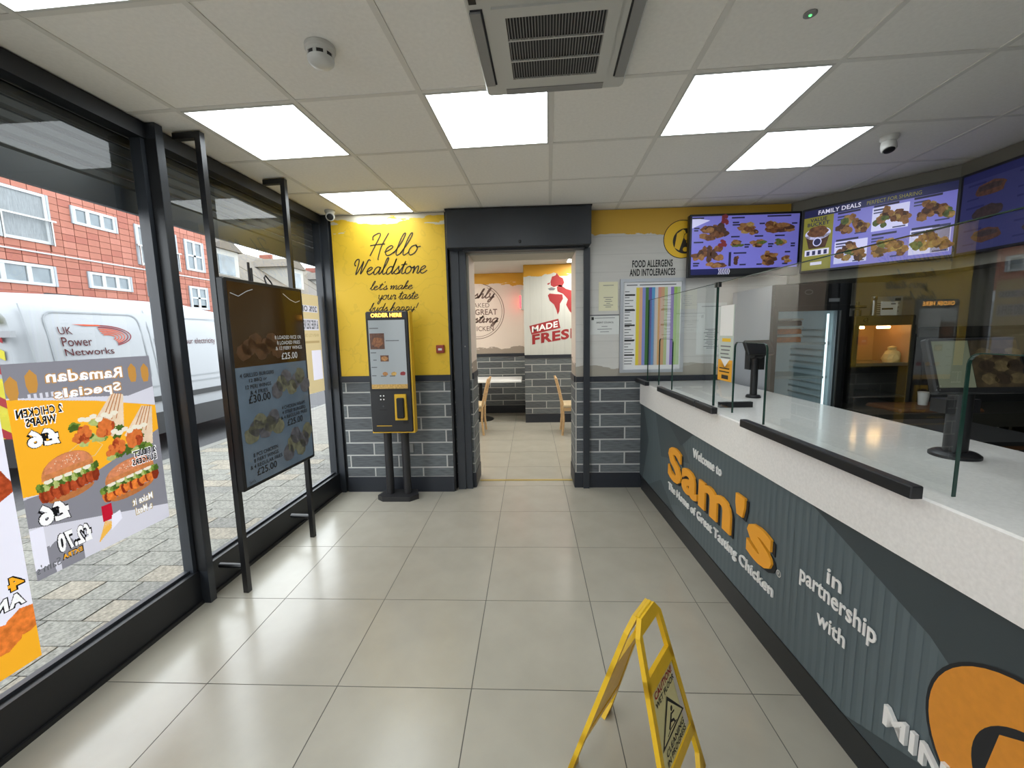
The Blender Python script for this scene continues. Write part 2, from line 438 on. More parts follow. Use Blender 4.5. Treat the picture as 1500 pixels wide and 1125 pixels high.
brushed('mural_vertical', (196,196,188), (205,150,40), axis_top=(2.48, .32), planks=(0, .19))
mat('ink_dark', (46,38,24), .6)
mat('ink_black', (26,26,26), .6)
mat('ink_grey', (110,112,114), .6)
mat('ink_brown', (120,96,86), .7)
mat('ink_red', (150,34,36), .6)
mat('ink_white', (236,236,232), .6)
mat('ink_yellow', (236,190,40), .6)
glass('window_glass', (.93,.95,.94), .03)
glass('screen_glass', (.95,.975,.965), .07, power=4.)
mat('glass_edge', (34,62,54), .15)
mat('steel', (150,150,148), .3, metal=.9)
mat('brass', (190,168,96), .35, metal=.7)

# ------------------------------------------------------------------ room shell
H = 2.6435
YL, YR = 3.893, 3.99
SL = .0274
def xg(y): return -1.965+SL*(y-1.6)
th = math.atan(SL)
GF = Fr((-1.965, 1.6, 0), (math.sin(th), math.cos(th), 0))     # glazing frame: a along the wall, b up, c into the room
FLX, FLY, FT = -1.4796, 3.4171, .6
LEFT = (-math.cos(th), math.sin(th), -(math.cos(th)*-1.965-math.sin(th)*1.6))    # clip to the room side of the glazing

def slab(name, poly, z0, z1, m, parent=None):
    return MB().prism(poly, z0, z1).build(name, m, parent)
room = [(xg(-2.6)-.08,-2.6),(4.6,-2.6),(4.6,8.1),(-1.95,8.1),(-1.95,4.0),(xg(4.0)-.08,4.0)]
floor = struct(slab('floor', room, -.12, -.002, 'grout'))
tm = None
def floor_tile(i, j, clipl):
    global tm
    x0 = FLX+FT*i+.002; x1 = x0+FT-.004; y0 = FLY+FT*j+.002; y1 = y0+FT-.004
    poly = [(x0,y0),(x1,y0),(x1,y1),(x0,y1)]
    if clipl:
        cp = clip(poly, *LEFT)
        if len(cp) < 3: return
        if len(cp) != 4 or any(abs(a[0]-b[0])+abs(a[1]-b[1]) > 1e-6 for a,b in zip(cp,poly)):
            slab('floor_tile', cp, -.0018, 0, 'floor_tile', floor); return
    if tm is None:
        o = slab('floor_tile', poly, -.0018, 0, 'floor_tile', floor); tm = o.data
    else: instance(tm, 'floor_tile', ((x0+x1)/2, (y0+y1)/2, -.0018), floor)
for j in range(-7, 1):
    for i in range(-1, 5): floor_tile(i, j, True)
for j in range(1, 8):
    for i in range(-1 if j > 1 else 1, 4 if j > 1 else 4): floor_tile(i, j, False)
MB().box(-.55,.42, 4.165,4.20, 0,.004).build('threshold_strip', 'brass', floor)

# suspended ceiling: grid turned a little against the floor
CT = .604; cth = -.043; GX, GY = -1.698, 2.0756
cc, cs = math.cos(cth), math.sin(cth)
def cg(x, y): return (GX+cc*x-cs*y, GY+cs*x+cc*y)
ceil_poly = [(xg(-2.6)-.25,-2.6),(4.6,-2.6),(4.6,8.1),(-1.95,8.1),(-1.95,4.0),(xg(4.0)-.25,4.0)]
ceiling = struct(slab('ceiling', ceil_poly, H+.03, H+.2, 'ceiling_tile'))
LIGHTS = {(0,0),(2,0),(0,2),(4,0),(5,1),(0,-2),(4,-3),(2,-4),(5,-5),(0,-5)}  # panels missing from WHERE are unseen, added to light the room
def room_clip(poly):
    cp = clip(poly, *LEFT); return clip(cp, 0, 1, 4.0) if len(cp) > 2 else []
ctm = None
for r in range(-5, 4):
    for c in range(-1, 10):
        if (c, r) in LIGHTS: continue
        g = .012
        poly = [cg(c*CT+g, r*CT+g), cg((c+1)*CT-g, r*CT+g), cg((c+1)*CT-g, (r+1)*CT-g), cg(c*CT+g, (r+1)*CT-g)]
        cp = room_clip(poly)
        if len(cp) < 3 or min(p[0] for p in cp) > 4.3: continue
        if len(cp) == 4 and all(abs(a[0]-b[0])+abs(a[1]-b[1]) < 1e-6 for a,b in zip(cp,poly)):
            ctr = (sum(p[0] for p in poly)/4, sum(p[1] for p in poly)/4)
            if ctm is None: ctm = slab('ceiling_tile', poly, H+.004, H+.02, 'ceiling_tile', ceiling).data
            else:
                xs = [p[0] for p in poly]; ys = [p[1] for p in poly]
                instance(ctm, 'ceiling_tile', ((min(xs)+max(xs))/2, (min(ys)+max(ys))/2, H+.004), ceiling)
        else: slab('ceiling_tile', cp, H+.004, H+.02, 'ceiling_tile', ceiling)
def bar(poly, dz=0.):
    cp = room_clip(poly)
    if len(cp) > 2: slab('ceiling_bar', cp, H+dz, H+.012+dz/2, 'ceiling_bar', ceiling)
b = .012
for c in range(-1, 11): bar([cg(c*CT-b,-5*CT), cg(c*CT+b,-5*CT), cg(c*CT+b,4*CT), cg(c*CT-b,4*CT)])
for r in range(-5, 5): bar([cg(-CT,r*CT-b), cg(10*CT,r*CT-b), cg(10*CT,r*CT+b), cg(-CT,r*CT+b)], .0012)
MB().box(-1.9,2.9,4.36,7.9,H,H+.02).build('ceiling_sheet', 'plaster_white', ceiling)

WHERE = {(0,0):'between the smoke detector and the display stand',(2,0):'just beyond the air conditioner',(0,2):'nearest the yellow wall and its corner camera',
 (4,0):'the largest one right of the air conditioner',(5,1):'farthest right, nearest the menu screens',(0,-2):'cut off by the top left picture corner'}
for (c, r) in sorted(LIGHTS):
    i = .014
    P4 = lambda k: [cg(c*CT+k, r*CT+k), cg((c+1)*CT-k, r*CT+k), cg((c+1)*CT-k, (r+1)*CT-k), cg(c*CT+k, (r+1)*CT-k)]
    ctr = cg((c+.5)*CT, (r+.5)*CT)
    t = thing('ceiling_light', (ctr[0], ctr[1], H-.002), 'square white LED ceiling panel '+WHERE.get((c,r),'added unseen to light the room, behind the viewpoint, '+{(4,-3):'nearest on the counter side',(2,-4):'in the middle',(5,-5):'farthest over the counter',(0,-5):'farthest by the window'}.get((c,r),'')), 'ceiling light', 'LED ceiling panels')
    slab('diffuser', P4(.022), H-.001, H+.012, 'led_panel', t)
    o4, i4 = P4(.012), P4(.022); mb = MB()
    for k in range(4):
        k2 = (k+1)%4
        mb.prism([o4[k], o4[k2], i4[k2], i4[k]], H-.002, H+.014)
    mb.build('frame', 'white_plastic', t)

# ------------------------------------------------------------------ left glazing
G0, G1 = -4.1, 2.29
def window(n, s0, s1):
    w = struct(MB().box(s0,s1, 0,.2, -.07,0, GF).build('window_%d' % n, 'frame_black'))      # deep bottom rail
    MB().box(s0,s1, 0,.02, 0,.012, GF).build('rail_skirt', 'black_plastic', w)
    MB().box(s0,s1, .2,.215, -.066,-.035, GF).build('glazing_bead', 'frame_grey', w)
    MB().box(s0,s1, 2.565,H, -.07,0, GF).build('head_rail', 'frame_black', w)
    MB().box(s0,s0+.025, .2,2.565, -.07,-.012, GF).build('jamb', 'frame_grey', w)
    MB().box(s1-.025,s1, .2,2.565, -.07,-.012, GF).build('jamb', 'frame_grey', w)
    # one sheet: a single reflecting face each side is enough for thin glass
    v = [GF.p(a,b,-.055) for a,b in ((s0+.025,.2),(s1-.025,.2),(s1-.025,2.565),(s0+.025,2.565))]
    MB().add(v, [(0,1,2,3)]).build('pane', 'window_glass', w)
    return w
window(1, -1.55, .57)
window(2, .615, 2.262)
window(3, -4.1, -1.62)
def post(n, s0, s1, c0, c1):
    p = struct(MB().box(s0,s1, 0,H, c0,c1, GF).build('trim_%d' % n, 'frame_grey')); return p
p = post(1, .572, .617, -.08, .05); MB().box(.5705,.572, .2,2.565, -.012,.048, GF).build('seal_strip', 'black_plastic', p)
p = post(2, 2.262, 2.29, -.09, .055)
p = post(3, -1.62, -1.55, -.08, .03)
# outside roller shutter, half lowered over the glazing
sh = thing('roller_shutter', GF.p(.9, 2.2, -.15), 'dark slatted roller shutter drawn up behind the top of the shopfront glass', 'shutter')
MB().box(-4.0,2.4, 2.205,2.32, -.15,-.125, GF).build('bottom_rail', 'frame_grey', sh)
z = 2.322
while z < 2.70:
    pr = [(0,-.135),(.012,-.128),(.04,-.126),(.052,-.135),(.052,-.14),(0,-.14)]
    mb = MB(); vs = [GF.p(a, z+q[0], q[1]) for a in (-4.0, 2.4) for q in pr]; n = len(pr)
    mb.add(vs, [tuple(range(n)), tuple(range(2*n-1,n-1,-1))]+[(i,n+i,n+(i+1)%n,(i+1)%n) for i in range(n)])
    mb.build('slat', 'shutter_slat', sh); z += .054
sky_cover = struct(MB().box(-4.1,2.6, 2.66,3.5, -.42,-.10, GF).build('trim_4', 'frame_grey'))  # closed box above the shutter, added out of view to block the sky
MB().box(-4.1,2.6, 2.60,2.66, -.42,-.16, GF).build('cover_underside', 'frame_black', sky_cover)

# ------------------------------------------------------------------ back walls with tiled dado
def dado(wall, fr, a0, a1, z0, rows, dz, ph, pitch=.48, c=.0, top=None, mats=('brick_tile','brick_tile_dark'), z_first=None):
    """tile courses on a wall: separate tiles proud of a pale grout bed"""
    top = top if top else z0+rows*dz
    MB().box(a0,a1, z0,top, c,c+.006, fr).build('grout_bed', 'brick_grout', wall)
    zs = [z0]
    zz = z_first if z_first else z0+dz
    while zz < top-.01: zs.append(zz); zz += dz
    zs.append(top)
    k = 0
    for r in range(len(zs)-1):
        off = ph+(pitch/2 if r%2 else 0)
        n = math.floor((a0-off)/pitch)
        x = off+n*pitch
        while x < a1:
            x0 = max(x+.007, a0); x1 = min(x+pitch-.007, a1)
            if x1-x0 > .012:
                MB().box(x0,x1, zs[r]+.007, zs[r+1]-.007, c+.004, c+.009, fr).build('brick', mats[(k*7+r*3)%5 < 2], wall); k += 1
            x += pitch
BL = Fr((0,YL,0)); BR = Fr((0,YR,0)); B0 = Fr((0,4.0,0))
wl = struct(MB().box(-1.95,-.575, 4.0,4.36, 0,H).build('wall_back_left', 'plaster'))
MB().box(-1.827,-.765, YL,4.0, 0,H).build('lining', 'plaster', wl)
dado(wl, BL, -1.826,-.77, .15, 8, .1252, -1.07, top=1.096, z_first=.246)
MB().box(-1.826,-.765, 1.098,1.156, 0,.022, BL).build('dado_rail', 'skirting', wl)
MB().box(-1.826,-.755, 1.156,2.64, 0,.004, BL).build('mural', 'mural_yellow', wl)
MB().box(-.768,-.752, 0,2.64, -.10,.006, BL).build('edge_strip', 'frame_black', wl)
struct(MB().box(-1.826,-.765, 0,.15, 0,.02, BL).build('baseboard_left', 'skirting'))
pr = Print(BL, c0=.005)
pr = Print(BL, c0=.005); pr.script('Hello', -1.475,-.995, 2.235,2.475, .010, 'ink_dark', shear=.35); pr.build('lettering', wl)
pr = Print(BL, c0=.005); pr.script('Wealdstone', -1.625,-.945, 2.105,2.255, .010, 'ink_dark'); pr.build('lettering', wl)
pr = Print(BL, c0=.005); pr.script("let's make", -1.495,-1.085, 1.965,2.045, .007, 'ink_dark'); pr.build('lettering', wl)
pr = Print(BL, c0=.005); pr.script('your taste', -1.43,-1.035, 1.835,1.945, .007, 'ink_dark'); pr.build('lettering', wl)
pr = Print(BL, c0=.005); pr.script('buds happy!', -1.515,-1.04, 1.735,1.845, .007, 'ink_dark'); pr.build('lettering', wl)
# passage reveals and header
REV_L = Fr((-.575,4.0,0), (0,1,0)); REV_R = Fr((.433,4.36,0), (0,-1,0))
dado(wl, REV_L, 0,.36, .15, 8, .1252, -.2, top=1.096, z_first=.246)
MB().box(0,.36, 1.096,1.156, 0,.016, REV_L).build('dado_rail', 'skirting', wl)
MB().box(0,.36, 1.156,2.28, 0,.004, REV_L).build('mural', 'mural_room', wl)
dado(wl, B0, -.76,-.575, .15, 8, .1252, -.9, top=1.096, z_first=.246)
struct(MB().box(-.76,-.563, 3.985,4.0, 0,.15).box(-.575,-.56, 4.0,4.36, 0,.15).build('baseboard_passage_left', 'skirting'))
wh = struct(MB().box(-.575,.433, 4.0,4.36, 2.275,H).build('wall_header', 'plaster'))
wr = struct(MB().box(.433,4.6, YR,4.36, 0,H).build('wall_back_right', 'plaster'))
dado(wr, BR, .44,1.30, .15, 8, .1256, .666-.48, top=1.054, z_first=.235)
MB().box(.434,2.95, 1.056,1.108, 0,.022, BR).build('dado_rail', 'skirting', wr)
MB().box(.434,2.95, 1.108,2.64, 0,.004, BR).build('mural', 'mural_planks', wr)
dado(wr, REV_R, 0,.37, .15, 8, .1256, -.1, top=1.054, z_first=.235)
MB().box(0,.37, 1.054,1.112, 0,.016, REV_R).build('dado_rail', 'skirting', wr)
MB().box(0,.37, 1.112,2.28, 0,.004, REV_R).build('mural', 'mural_room', wr)
struct(MB().box(.42,1.2, YR-.02,YR, 0,.15).box(.418,.433, YR,4.36, 0,.15).build('baseboard_right', 'skirting'))
pr = Print(BR, c0=.005)
pr = Print(BR, c0=.005); pr.text('FOOD ALLERGENS', .955,1.325, 2.118,2.184, 'ink_black', bold=.03); pr.build('lettering', wr)
pr = Print(BR, c0=.005); pr.text('AND INTOLERANCES', .932,1.35, 2.040,2.106, 'ink_black', bold=.03); pr.build('lettering', wr)
def emblem(pr, cx, cy, r, mo, mk, layer=2):
    pr.ell(cx, cy, r*1.04, r*1.04, mk, layer); pr.ell(cx, cy, r, r, mo, layer+1)
    pr.ell(cx+.16*r, cy-.10*r, .68*r, .68*r, mk, layer+2)
    L = layer+3
    def q(a, b): return (cx+a*r, cy+b*r)
    pr.poly([q(-.42,-.45), q(-.30,.30), q(.02,.52), q(.10,.20), q(-.16,-.60)], mo, L)          # strokes of the M
    pr.poly([q(.02,.52), q(.12,.48), q(.36,-.10), q(.24,-.22)], mo, L)
    pr.poly([q(.24,-.20), q(.36,-.10), q(.66,.46), q(.52,.52)], mo, L)
    pr.poly([q(.52,.48), q(.72,.34), q(.78,-.35), q(.52,-.55)], mo, L)
    pr.ell(*q(.26,.12), .20*r, .22*r, mo, L+1); pr.ring(*q(.26,.12), .20*r, .22*r, .03*r, mk, L+2)
    pr.ell(*q(.18,-.55), .17*r, .15*r, mo, L+1); pr.ring(*q(.18,-.55), .17*r, .15*r, .025*r, mk, L+2)
pr = Print(BR, c0=.005)
emblem(pr, 1.405, 2.36, .165, 'ink_yellow', 'ink_dark')
pr.build('emblem', wr)
# shutter housing over the passage
rs = thing('shutter_housing', (-.09, 3.86, 0), 'dark grey boxed roller shutter housing with side guides framing the doorway', 'shutter housing')
MB().cbox(-.74,.552, 2.305,H-.004, 0,.19, .008, Fr((0,3.99,0))).build('housing', 'frame_grey', rs)
MB().box(-.60,.50, 2.285,2.305, .03,.12, Fr((0,3.99,0))).build('bottom_bar', 'frame_black', rs)
MB().box(-.745,.557, H-.012,H-.002, .0,.2, Fr((0,3.99,0))).build('shadow_trim', 'black_plastic', rs)
MB().box(-.735,-.66, 0,2.305, -.02,.055, Fr((0,3.99,0))).build('guide_rail', 'frame_grey', rs)
MB().box(-.66,-.595, 0,2.305, -.02,.04, Fr((0,3.99,0))).build('guide_rail', 'frame_grey', rs)
MB().box(.505,.562, 0,2.305, -.0,.045, Fr((0,3.99,0))).build('guide_rail', 'frame_grey', rs)
MB().lathe([(.014,0),(.014,.006),(.006,.01)], (-.08,3.80,2.345), 12, (0,-1,0)).build('lock', 'black_plastic', rs)
MB().lathe([(.007,0),(.007,.004),(.003,.006)], (-.625,3.95,1.42), 10, (0,-1,0)).build('screw', 'steel', rs)

# other walls closing the shop
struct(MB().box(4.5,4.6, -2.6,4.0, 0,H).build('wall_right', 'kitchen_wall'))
struct(MB().box(-2.1,4.6, -2.7,-2.6, 0,H).build('wall_front', 'plaster'))
struct(MB().box(-2.0,-1.828, YL-.008,4.0, 0,H).build('wall_corner', 'frame_black'))
# room beyond the doorway
w2 = struct(MB().box(-1.95,-.1, 7.86,7.98, 0,H).build('wall_far_left', 'plaster'))
f2 = Fr((0,7.86,0))
dado(w2, f2, -1.6,-.10, .15, 8, .1252, -1.02, top=1.088, z_first=.246)
MB().box(-1.85,-.1, 1.09,1.15, 0,.02, f2).build('dado_rail', 'skirting', w2)
MB().box(-1.85,-.1, 1.15,2.64, 0,.004, f2).build('mural', 'mural_room', w2)
MB().box(-1.85,-.1, 0,.15, 0,.02, f2).build('skirting', 'skirting', w2)
pr = Print(f2, c0=.005)
pr = Print(f2, c0=.005); pr.script('freshly', -1.36,-.66, 2.12,2.37, .022, 'ink_brown'); pr.build('lettering', w2)
pr = Print(f2, c0=.005); pr.text('BAKED', -1.12,-.76, 2.02,2.10, 'ink_brown'); pr.build('lettering', w2)
pr = Print(f2, c0=.005); pr.text('& GREAT', -1.16,-.615, 1.88,1.99, 'ink_brown', bold=.02); pr.build('lettering', w2)
pr = Print(f2, c0=.005); pr.script('tasting', -1.28,-.60, 1.67,1.87, .024, 'ink_brown'); pr.build('lettering', w2)
pr = Print(f2, c0=.005); pr.text('CHICKEN', -1.18,-.69, 1.58,1.67, 'ink_brown', bold=.01); pr.build('lettering', w2)
pr = Print(f2, c0=.005); pr.ring(-1.0, 1.95, .52, .52, .012, 'ink_brown', 2, -110, 75); pr.build('lettering', w2)
pr = Print(f2, c0=.005); pr.ring(-1.0, 1.95, .48, .48, .008, 'ink_brown', 2, -100, 65); pr.build('lettering', w2)
w3 = struct(MB().box(-.1,3.0, 6.985,8.0, 0,H).build('wall_far_right', 'plaster'))
f3 = Fr((0,6.985,0))
dado(w3, f3, -.1,1.3, .15, 8, .1252, .02, top=1.10, z_first=.246)
MB().box(-.1,2.9, 1.10,1.16, 0,.02, f3).build('dado_rail', 'skirting', w3)
MB().box(-.1,2.9, 1.16,2.64, 0,.004, f3).build('mural', 'mural_vertical', w3)
MB().box(-.1,2.9, 0,.15, 0,.02, f3).build('skirting', 'skirting', w3)
pr = Print(f3, c0=.005)
pr.poly([(-.015,1.645),(.47,1.755),(.505,1.60),(.02,1.50)], 'ink_red', 1)
pr.text('MADE', .03,.46, 1.535,1.635, 'ink_white', 2, bold=.03, rise=.085); pr.build('lettering', w3); pr = Print(f3, c0=.005)
pr.text('FRESH', .03,.86, 1.33,1.50, 'ink_red', 2, bold=.04, rise=.12); pr.build('lettering', w3)
pr = Print(f3, c0=.005)
pr.poly([(.345,2.36),(.37,2.44),(.43,2.46),(.45,2.50),(.49,2.44),(.55,2.41),(.57,2.34),(.53,2.27),(.46,2.29),(.40,2.27),(.35,2.30)], 'ink_red', 1)
pr.poly([(.30,2.14),(.33,2.17),(.42,2.16),(.54,2.15),(.55,2.08),(.50,2.0),(.49,1.88),(.46,1.82),(.44,1.90),(.40,1.99),(.33,2.05)], 'ink_red', 1)
pr.poly([(.45,2.27),(.50,2.31),(.60,2.24),(.72,2.20),(.80,2.12),(.78,1.9),(.74,1.8),(.66,1.87),(.60,1.98),(.63,2.07),(.55,2.16),(.46,2.20)], 'ink_red', 1)
pr.poly([(.29,2.33),(.34,2.35),(.33,2.32),(.30,2.31)], 'ink_red', 1); pr.poly([(.30,2.25),(.36,2.27),(.43,2.25),(.40,2.22),(.33,2.22)], 'ink_grey', 1)
pr.build('map_print', w3)
struct(MB().box(-1.95,-1.85, 4.36,8.0, 0,H).build('wall_room_left', 'plaster_white'))
struct(MB().box(2.9,3.0, 4.36,7.0, 0,H).build('wall_room_right', 'plaster_white'))
# ------------------------------------------------------------------ service counter
mat('quartz', (233,232,228), .14, noise=(.05, 90))
mat('counter_print', (82,95,99), .5, noise=(.05, 6))
mat('counter_dark', (56,66,70), .5)
mat('counter_rib', (88,101,105), .5); mat('counter_mid', (68,79,83), .5)
mat('counter_light', (92,104,108), .5)
mat('plinth', (28,31,34), .4)
mat('logo_orange', (238,164,44), .5)
mat('logo_amber', (214,140,44), .5, noise=(.05, 40))
mat('logo_shadow_outline', (26,30,34), .6)
mat('letter_white', (232,232,228), .5)
CU = Vector((.0257,-1,0)).normalized()
CF = Fr((1.056, 3.99, 0), CU)                  # a: from the back wall towards the viewer, b: up, c: out into the room
CL = 5.6
ct = thing('service_counter', CF.p(1.5,0,-.4), 'long service counter with white quartz top and dark printed front reading Sam\'s', 'counter')
MB().box(.05,CL, .13,.86, -.70,0, CF).build('body', 'counter_print', ct)
MB().box(.05,CL, 0,.13, -.70,-.004, CF).build('plinth', 'plinth', ct)
MB().box(.05,CL, .13,.137, -.004,.004, CF).build('plinth_trim', 'black_plastic', ct)
top = MB()
pts = [(.022,.85),(.022,1.050),(.016,1.056),(-.74,1.056),(-.74,1.02),(.002,1.02),(.002,.85)]       # worktop with a deep front apron, section c-b
vs = [CF.p(a, b, c) for a in (.05, CL) for c, b in pts]; n = len(pts)
top.add(vs, [tuple(range(n-1,-1,-1)), tuple(range(n,2*n))]+[(i,(i+1)%n,n+(i+1)%n,n+i) for i in range(n)])
top.build('worktop', 'quartz', ct)
pr = Print(CF, c0=.001)
pr.poly([(.02,.14),(.02,.85),(.10,.85),(.28,.55),(.12,.14)], 'counter_dark', 1)
pr.poly([(.45,.85),(.9,.85),(1.18,.62),(.62,.50)], 'counter_mid', 1)
pr.poly([(.70,.85),(1.25,.85),(1.02,.70)], 'counter_dark', 2)
pr.poly([(.30,.14),(.95,.14),(.62,.30)], 'counter_mid', 1); pr.poly([(.75,.14),(1.35,.14),(1.0,.24)], 'counter_light', 1)
pr.poly([(2.33,.85),(3.9,.85),(3.9,.60),(3.2,.42),(2.86,.66)], 'counter_dark', 1)
pr.poly([(2.6,.14),(3.9,.14),(3.2,.40)], 'counter_dark', 1)
for k in range(64):                                                            # fine rib pattern of the print
    a = .40+k*.044
    pr.rect(a, a+.022, .14, .85, 'counter_rib', 0)
pr.build('front_print', ct)
def lead(body, a0, a1, b0, b1, m, nm, d=.008, bold=.0, rise=0.):
    letters3d(body, a0, a1, b0, b1, CF, .004, d, m, nm, ct, bold, 0, rise)
letters3d("Sam's", .83,2.175, .39,.662, CF, .003, .004, 'logo_shadow_outline', 'letter_shadow', ct, .04)  # dark offset copy stands for the shadow of the raised letters
lead("Sam's", .82,2.155, .402,.672, 'logo_orange', 'lettering', .014, .034)
lead('Welcome to', 1.245,1.64, .69,.75, 'letter_white', 'lettering', .006, .014)
lead('The Home of Great Tasting Chicken', .815,2.165, .282,.358, 'letter_white', 'lettering', .008, .01)
lead('in', 2.475,2.545, .575,.635, 'letter_white', 'lettering', .004, .012)
lead('partnership', 2.33,2.70, .475,.565, 'letter_white', 'lettering', .004, .012)
lead('with', 2.44,2.58, .385,.445, 'letter_white', 'lettering', .004, .012)
pr = Print(CF, c0=.003); pr.ring(2.19,.435,.016,.016,.003,'letter_white',1); pr.text('R',2.183,2.197,.427,.443,'letter_white',1); pr.build('registered_mark', ct); pr = Print(CF, c0=.003)
emblem(pr, 3.12, .475, .24, 'logo_amber', 'logo_shadow_outline', 2); pr.build('emblem', ct)
lead('MINISTRY OF CHICKEN', 2.76,3.95, .275,.345, 'letter_white', 'lettering', .012, .02)

# glass screens standing on the counter, each sheet with service cut-outs
def screen(label, a0, a1, cuts, chans):
    t = thing('glass_screen', CF.p((a0+a1)/2, 1.056, -.05), label, 'glass screen', 'glass screens along the counter')
    zt, zc, z0, r = 1.815, 1.465, 1.062, .03
    # outline of the sheet, cut-outs open to the bottom with rounded top corners
    xs = [a0]
    segs = []
    cur = a0
    faces = []
    c = -.05
    mb = MB()
    def quad(x0,x1,b0,b1):
        mb.add([CF.p(x0,b0,c), CF.p(x1,b0,c), CF.p(x1,b1,c), CF.p(x0,b1,c)], [(0,1,2,3)])
    quad(a0,a1,zc,zt)
    for (k0,k1) in cuts:
        if k0 > cur: quad(cur,k0,z0,zc)
        cur = k1
    if cur < a1: quad(cur,a1,z0,zc)
    for (k0,k1) in cuts:                       # fillets in the corners of the cut-outs
        for sx, x in ((1,k0),(-1,k1)):
            pts = [(x, zc)]+[(x+sx*r*(1-math.sin(q*math.pi/16)), zc-r*(1-math.cos(q*math.pi/16))) for q in range(9)]
            mb.add([CF.p(a_,b_,c) for a_,b_ in pts], [tuple(range(len(pts)))])
    mb.build('pane', 'screen_glass', t)
    e = .005
    def edge(p, q):
        d = Vector((q[0]-p[0], q[1]-p[1])); n = Vector((-d.y, d.x)).normalized()*.0015
        pts = [(p[0]-n.x,p[1]-n.y),(q[0]-n.x,q[1]-n.y),(q[0]+n.x,q[1]+n.y),(p[0]+n.x,p[1]+n.y)]
        MB().prism(pts, c-e, c+e, CF).build('polished_edge', 'glass_edge', t)
    edge((a0,z0),(a0,zt)); edge((a1,z0),(a1,zt)); edge((a0,zt),(a1,zt))
    for (k0,k1) in cuts:
        edge((k0,z0),(k0,zc-r)); edge((k1,z0),(k1,zc-r)); edge((k0+r,zc),(k1-r,zc))
        for sx, x in ((1,k0),(-1,k1)):
            q = [(x+sx*r*(1-math.sin(j*math.pi/8)), zc-r*(1-math.cos(j*math.pi/8))) for j in range(5)]
            for j in range(4): edge(q[j], q[j+1])
    for (k0,k1) in chans:
        MB().cbox(k0,k1, -.068,-.032, 0,.036, .003, Fr(CF.p(0,1.0565,0), CF.u, CF.v.cross(CF.u))).build('base_channel', 'frame_black', t)
    return t
s1 = screen('clear glass screen with one cut-out, far end of the counter by the allergen board', .04, 1.378, [(.36,.67)], [(.04,.36),(.67,1.378)])
s2 = screen('longer clear glass screen at the near end of the counter, with wide cut-outs', 1.388, 5.5, [(1.615,1.92),(2.83,3.35)], [(1.388,1.615),(1.92,2.83),(3.35,5.5)])
MB().box(1.40,1.43, 1.0565,1.09, -.27,-.07, CF).build('support_foot', 'frame_black', s2)
MB().box(1.355,1.377, 1.79,1.82, -.058,-.042, CF).build('clamp', 'frame_black', s1)
MB().box(1.389,1.411, 1.79,1.82, -.058,-.042, CF).build('clamp', 'frame_black', s2)
# sticker strip on the second screen
mat('sticker_clear', (196,206,196), .4); mat('sticker_amber', (232,168,40), .5)
st = MB().box(1.432,1.598, 1.235,1.675, -.049,-.0475, CF).build('window_sticker', 'sticker_clear')
tag(st, 'tall white and amber notice stuck on the near glass screen beside its cut-out', 'sticker')
pr = Print(Fr(CF.p(0,0,-.0475), CF.u), c0=.0005)
pr.rect(1.432,1.598, 1.235,1.335, 'sticker_amber', 1); pr.poly([(1.432,1.335),(1.515,1.31),(1.598,1.335),(1.598,1.36),(1.432,1.36)], 'sticker_amber', 1)
pr.poly([(1.46,1.365),(1.57,1.365),(1.515,1.318)], 'ink_white', 2)
pr.rect(1.44,1.59, 1.50,1.675, 'ink_white', 1); pr.rect(1.47,1.57,1.465,1.485,'ink_yellow',1)
for q in range(4): pr.rect(1.455+.008*(q%2),1.575-.01*(q%3), 1.435-.022*q,1.442-.022*q,'ink_grey',2)
for q in range(2): pr.rect(1.45,1.57, 1.305-.02*q,1.312-.02*q,'ink_dark',2)
pr.rect(1.48,1.56,1.247,1.27,'ink_dark',2)
pr.build('notice_print', st)

# point-of-sale displays on poles
mat('pos_screen', (106,110,92), .25, emit=.10)
def pos(label, x, y, mw, mh, zc, tilt, yaw, front, pr_):
    t = thing('till_display', (x,y,1.0565), label, 'till display', 'till displays on the counter')
    MB().lathe([(pr_*2.1,0),(pr_*2.1,.010),(pr_*1.8,.018),(pr_*1.1,.02)], (x,y,1.0565), 28).build('base_plate', 'black_plastic', t, True)
    MB().cyl((x,y,1.07),(x,y,zc-.05),pr_,n=20).build('pole', 'black_plastic', t, True)
    u = Vector((math.cos(yaw), math.sin(yaw), 0)); v = Vector((0,0,1))*math.cos(tilt)+u.cross(Vector((0,0,1)))*-math.sin(tilt)
    f = Fr((x,y,zc), u, v)
    MB().cbox(-mw/2,mw/2, -mh/2,mh/2, .02,.045, .006, f).build('monitor', 'black_plastic', t)
    MB().box(-.04,.04, -.06,.06, -.02,.02, f).build('bracket', 'black_plastic', t)
    if front:
        g = Fr(f.p(0,0,.0455), f.u, f.v); pr = Print(g, c0=.0004)
        pr.rect(-mw/2+.012, -.02, -mh/2+.02, mh/2-.012, 'pos_screen', 1)
        pr.rect(-.018, mw/2-.012, -mh/2+.02, mh/2-.012, 'food_dim', 1)
        for q in range(9): pr.blob(.03+.05*(q%3)*mw*3, -.05+.045*(q//3), .03, .02, ('food_dim2','food_dim3')[q%2], 2, q)
        pr.build('display_picture', t)
    return t
mat('food_dim', (58,48,32), .4, noise=(.5, 30), emit=.05); mat('food_dim2', (84,72,48), .4, noise=(.4, 60), emit=.06); mat('food_dim3', (44,34,24), .4, noise=(.4, 60), emit=.05)
tp = pos('customer display showing an order list on a thick black pole, near end of counter', 1.565, 1.557, .31, .20, 1.385, .30, .0, True, .034)
MB().box(1.50,1.62, 1.54,1.60, 1.22,1.27).build('till_bracket', 'black_plastic', tp)
tf = pos('small black display turned away on a pole at the far end of the counter', 1.562, 2.946, .20, .11, 1.39, .5, .2, False, .023)
MB().box(1.53,1.63, 2.95,3.02, 1.25,1.42).build('card_reader', 'black_plastic', tf)
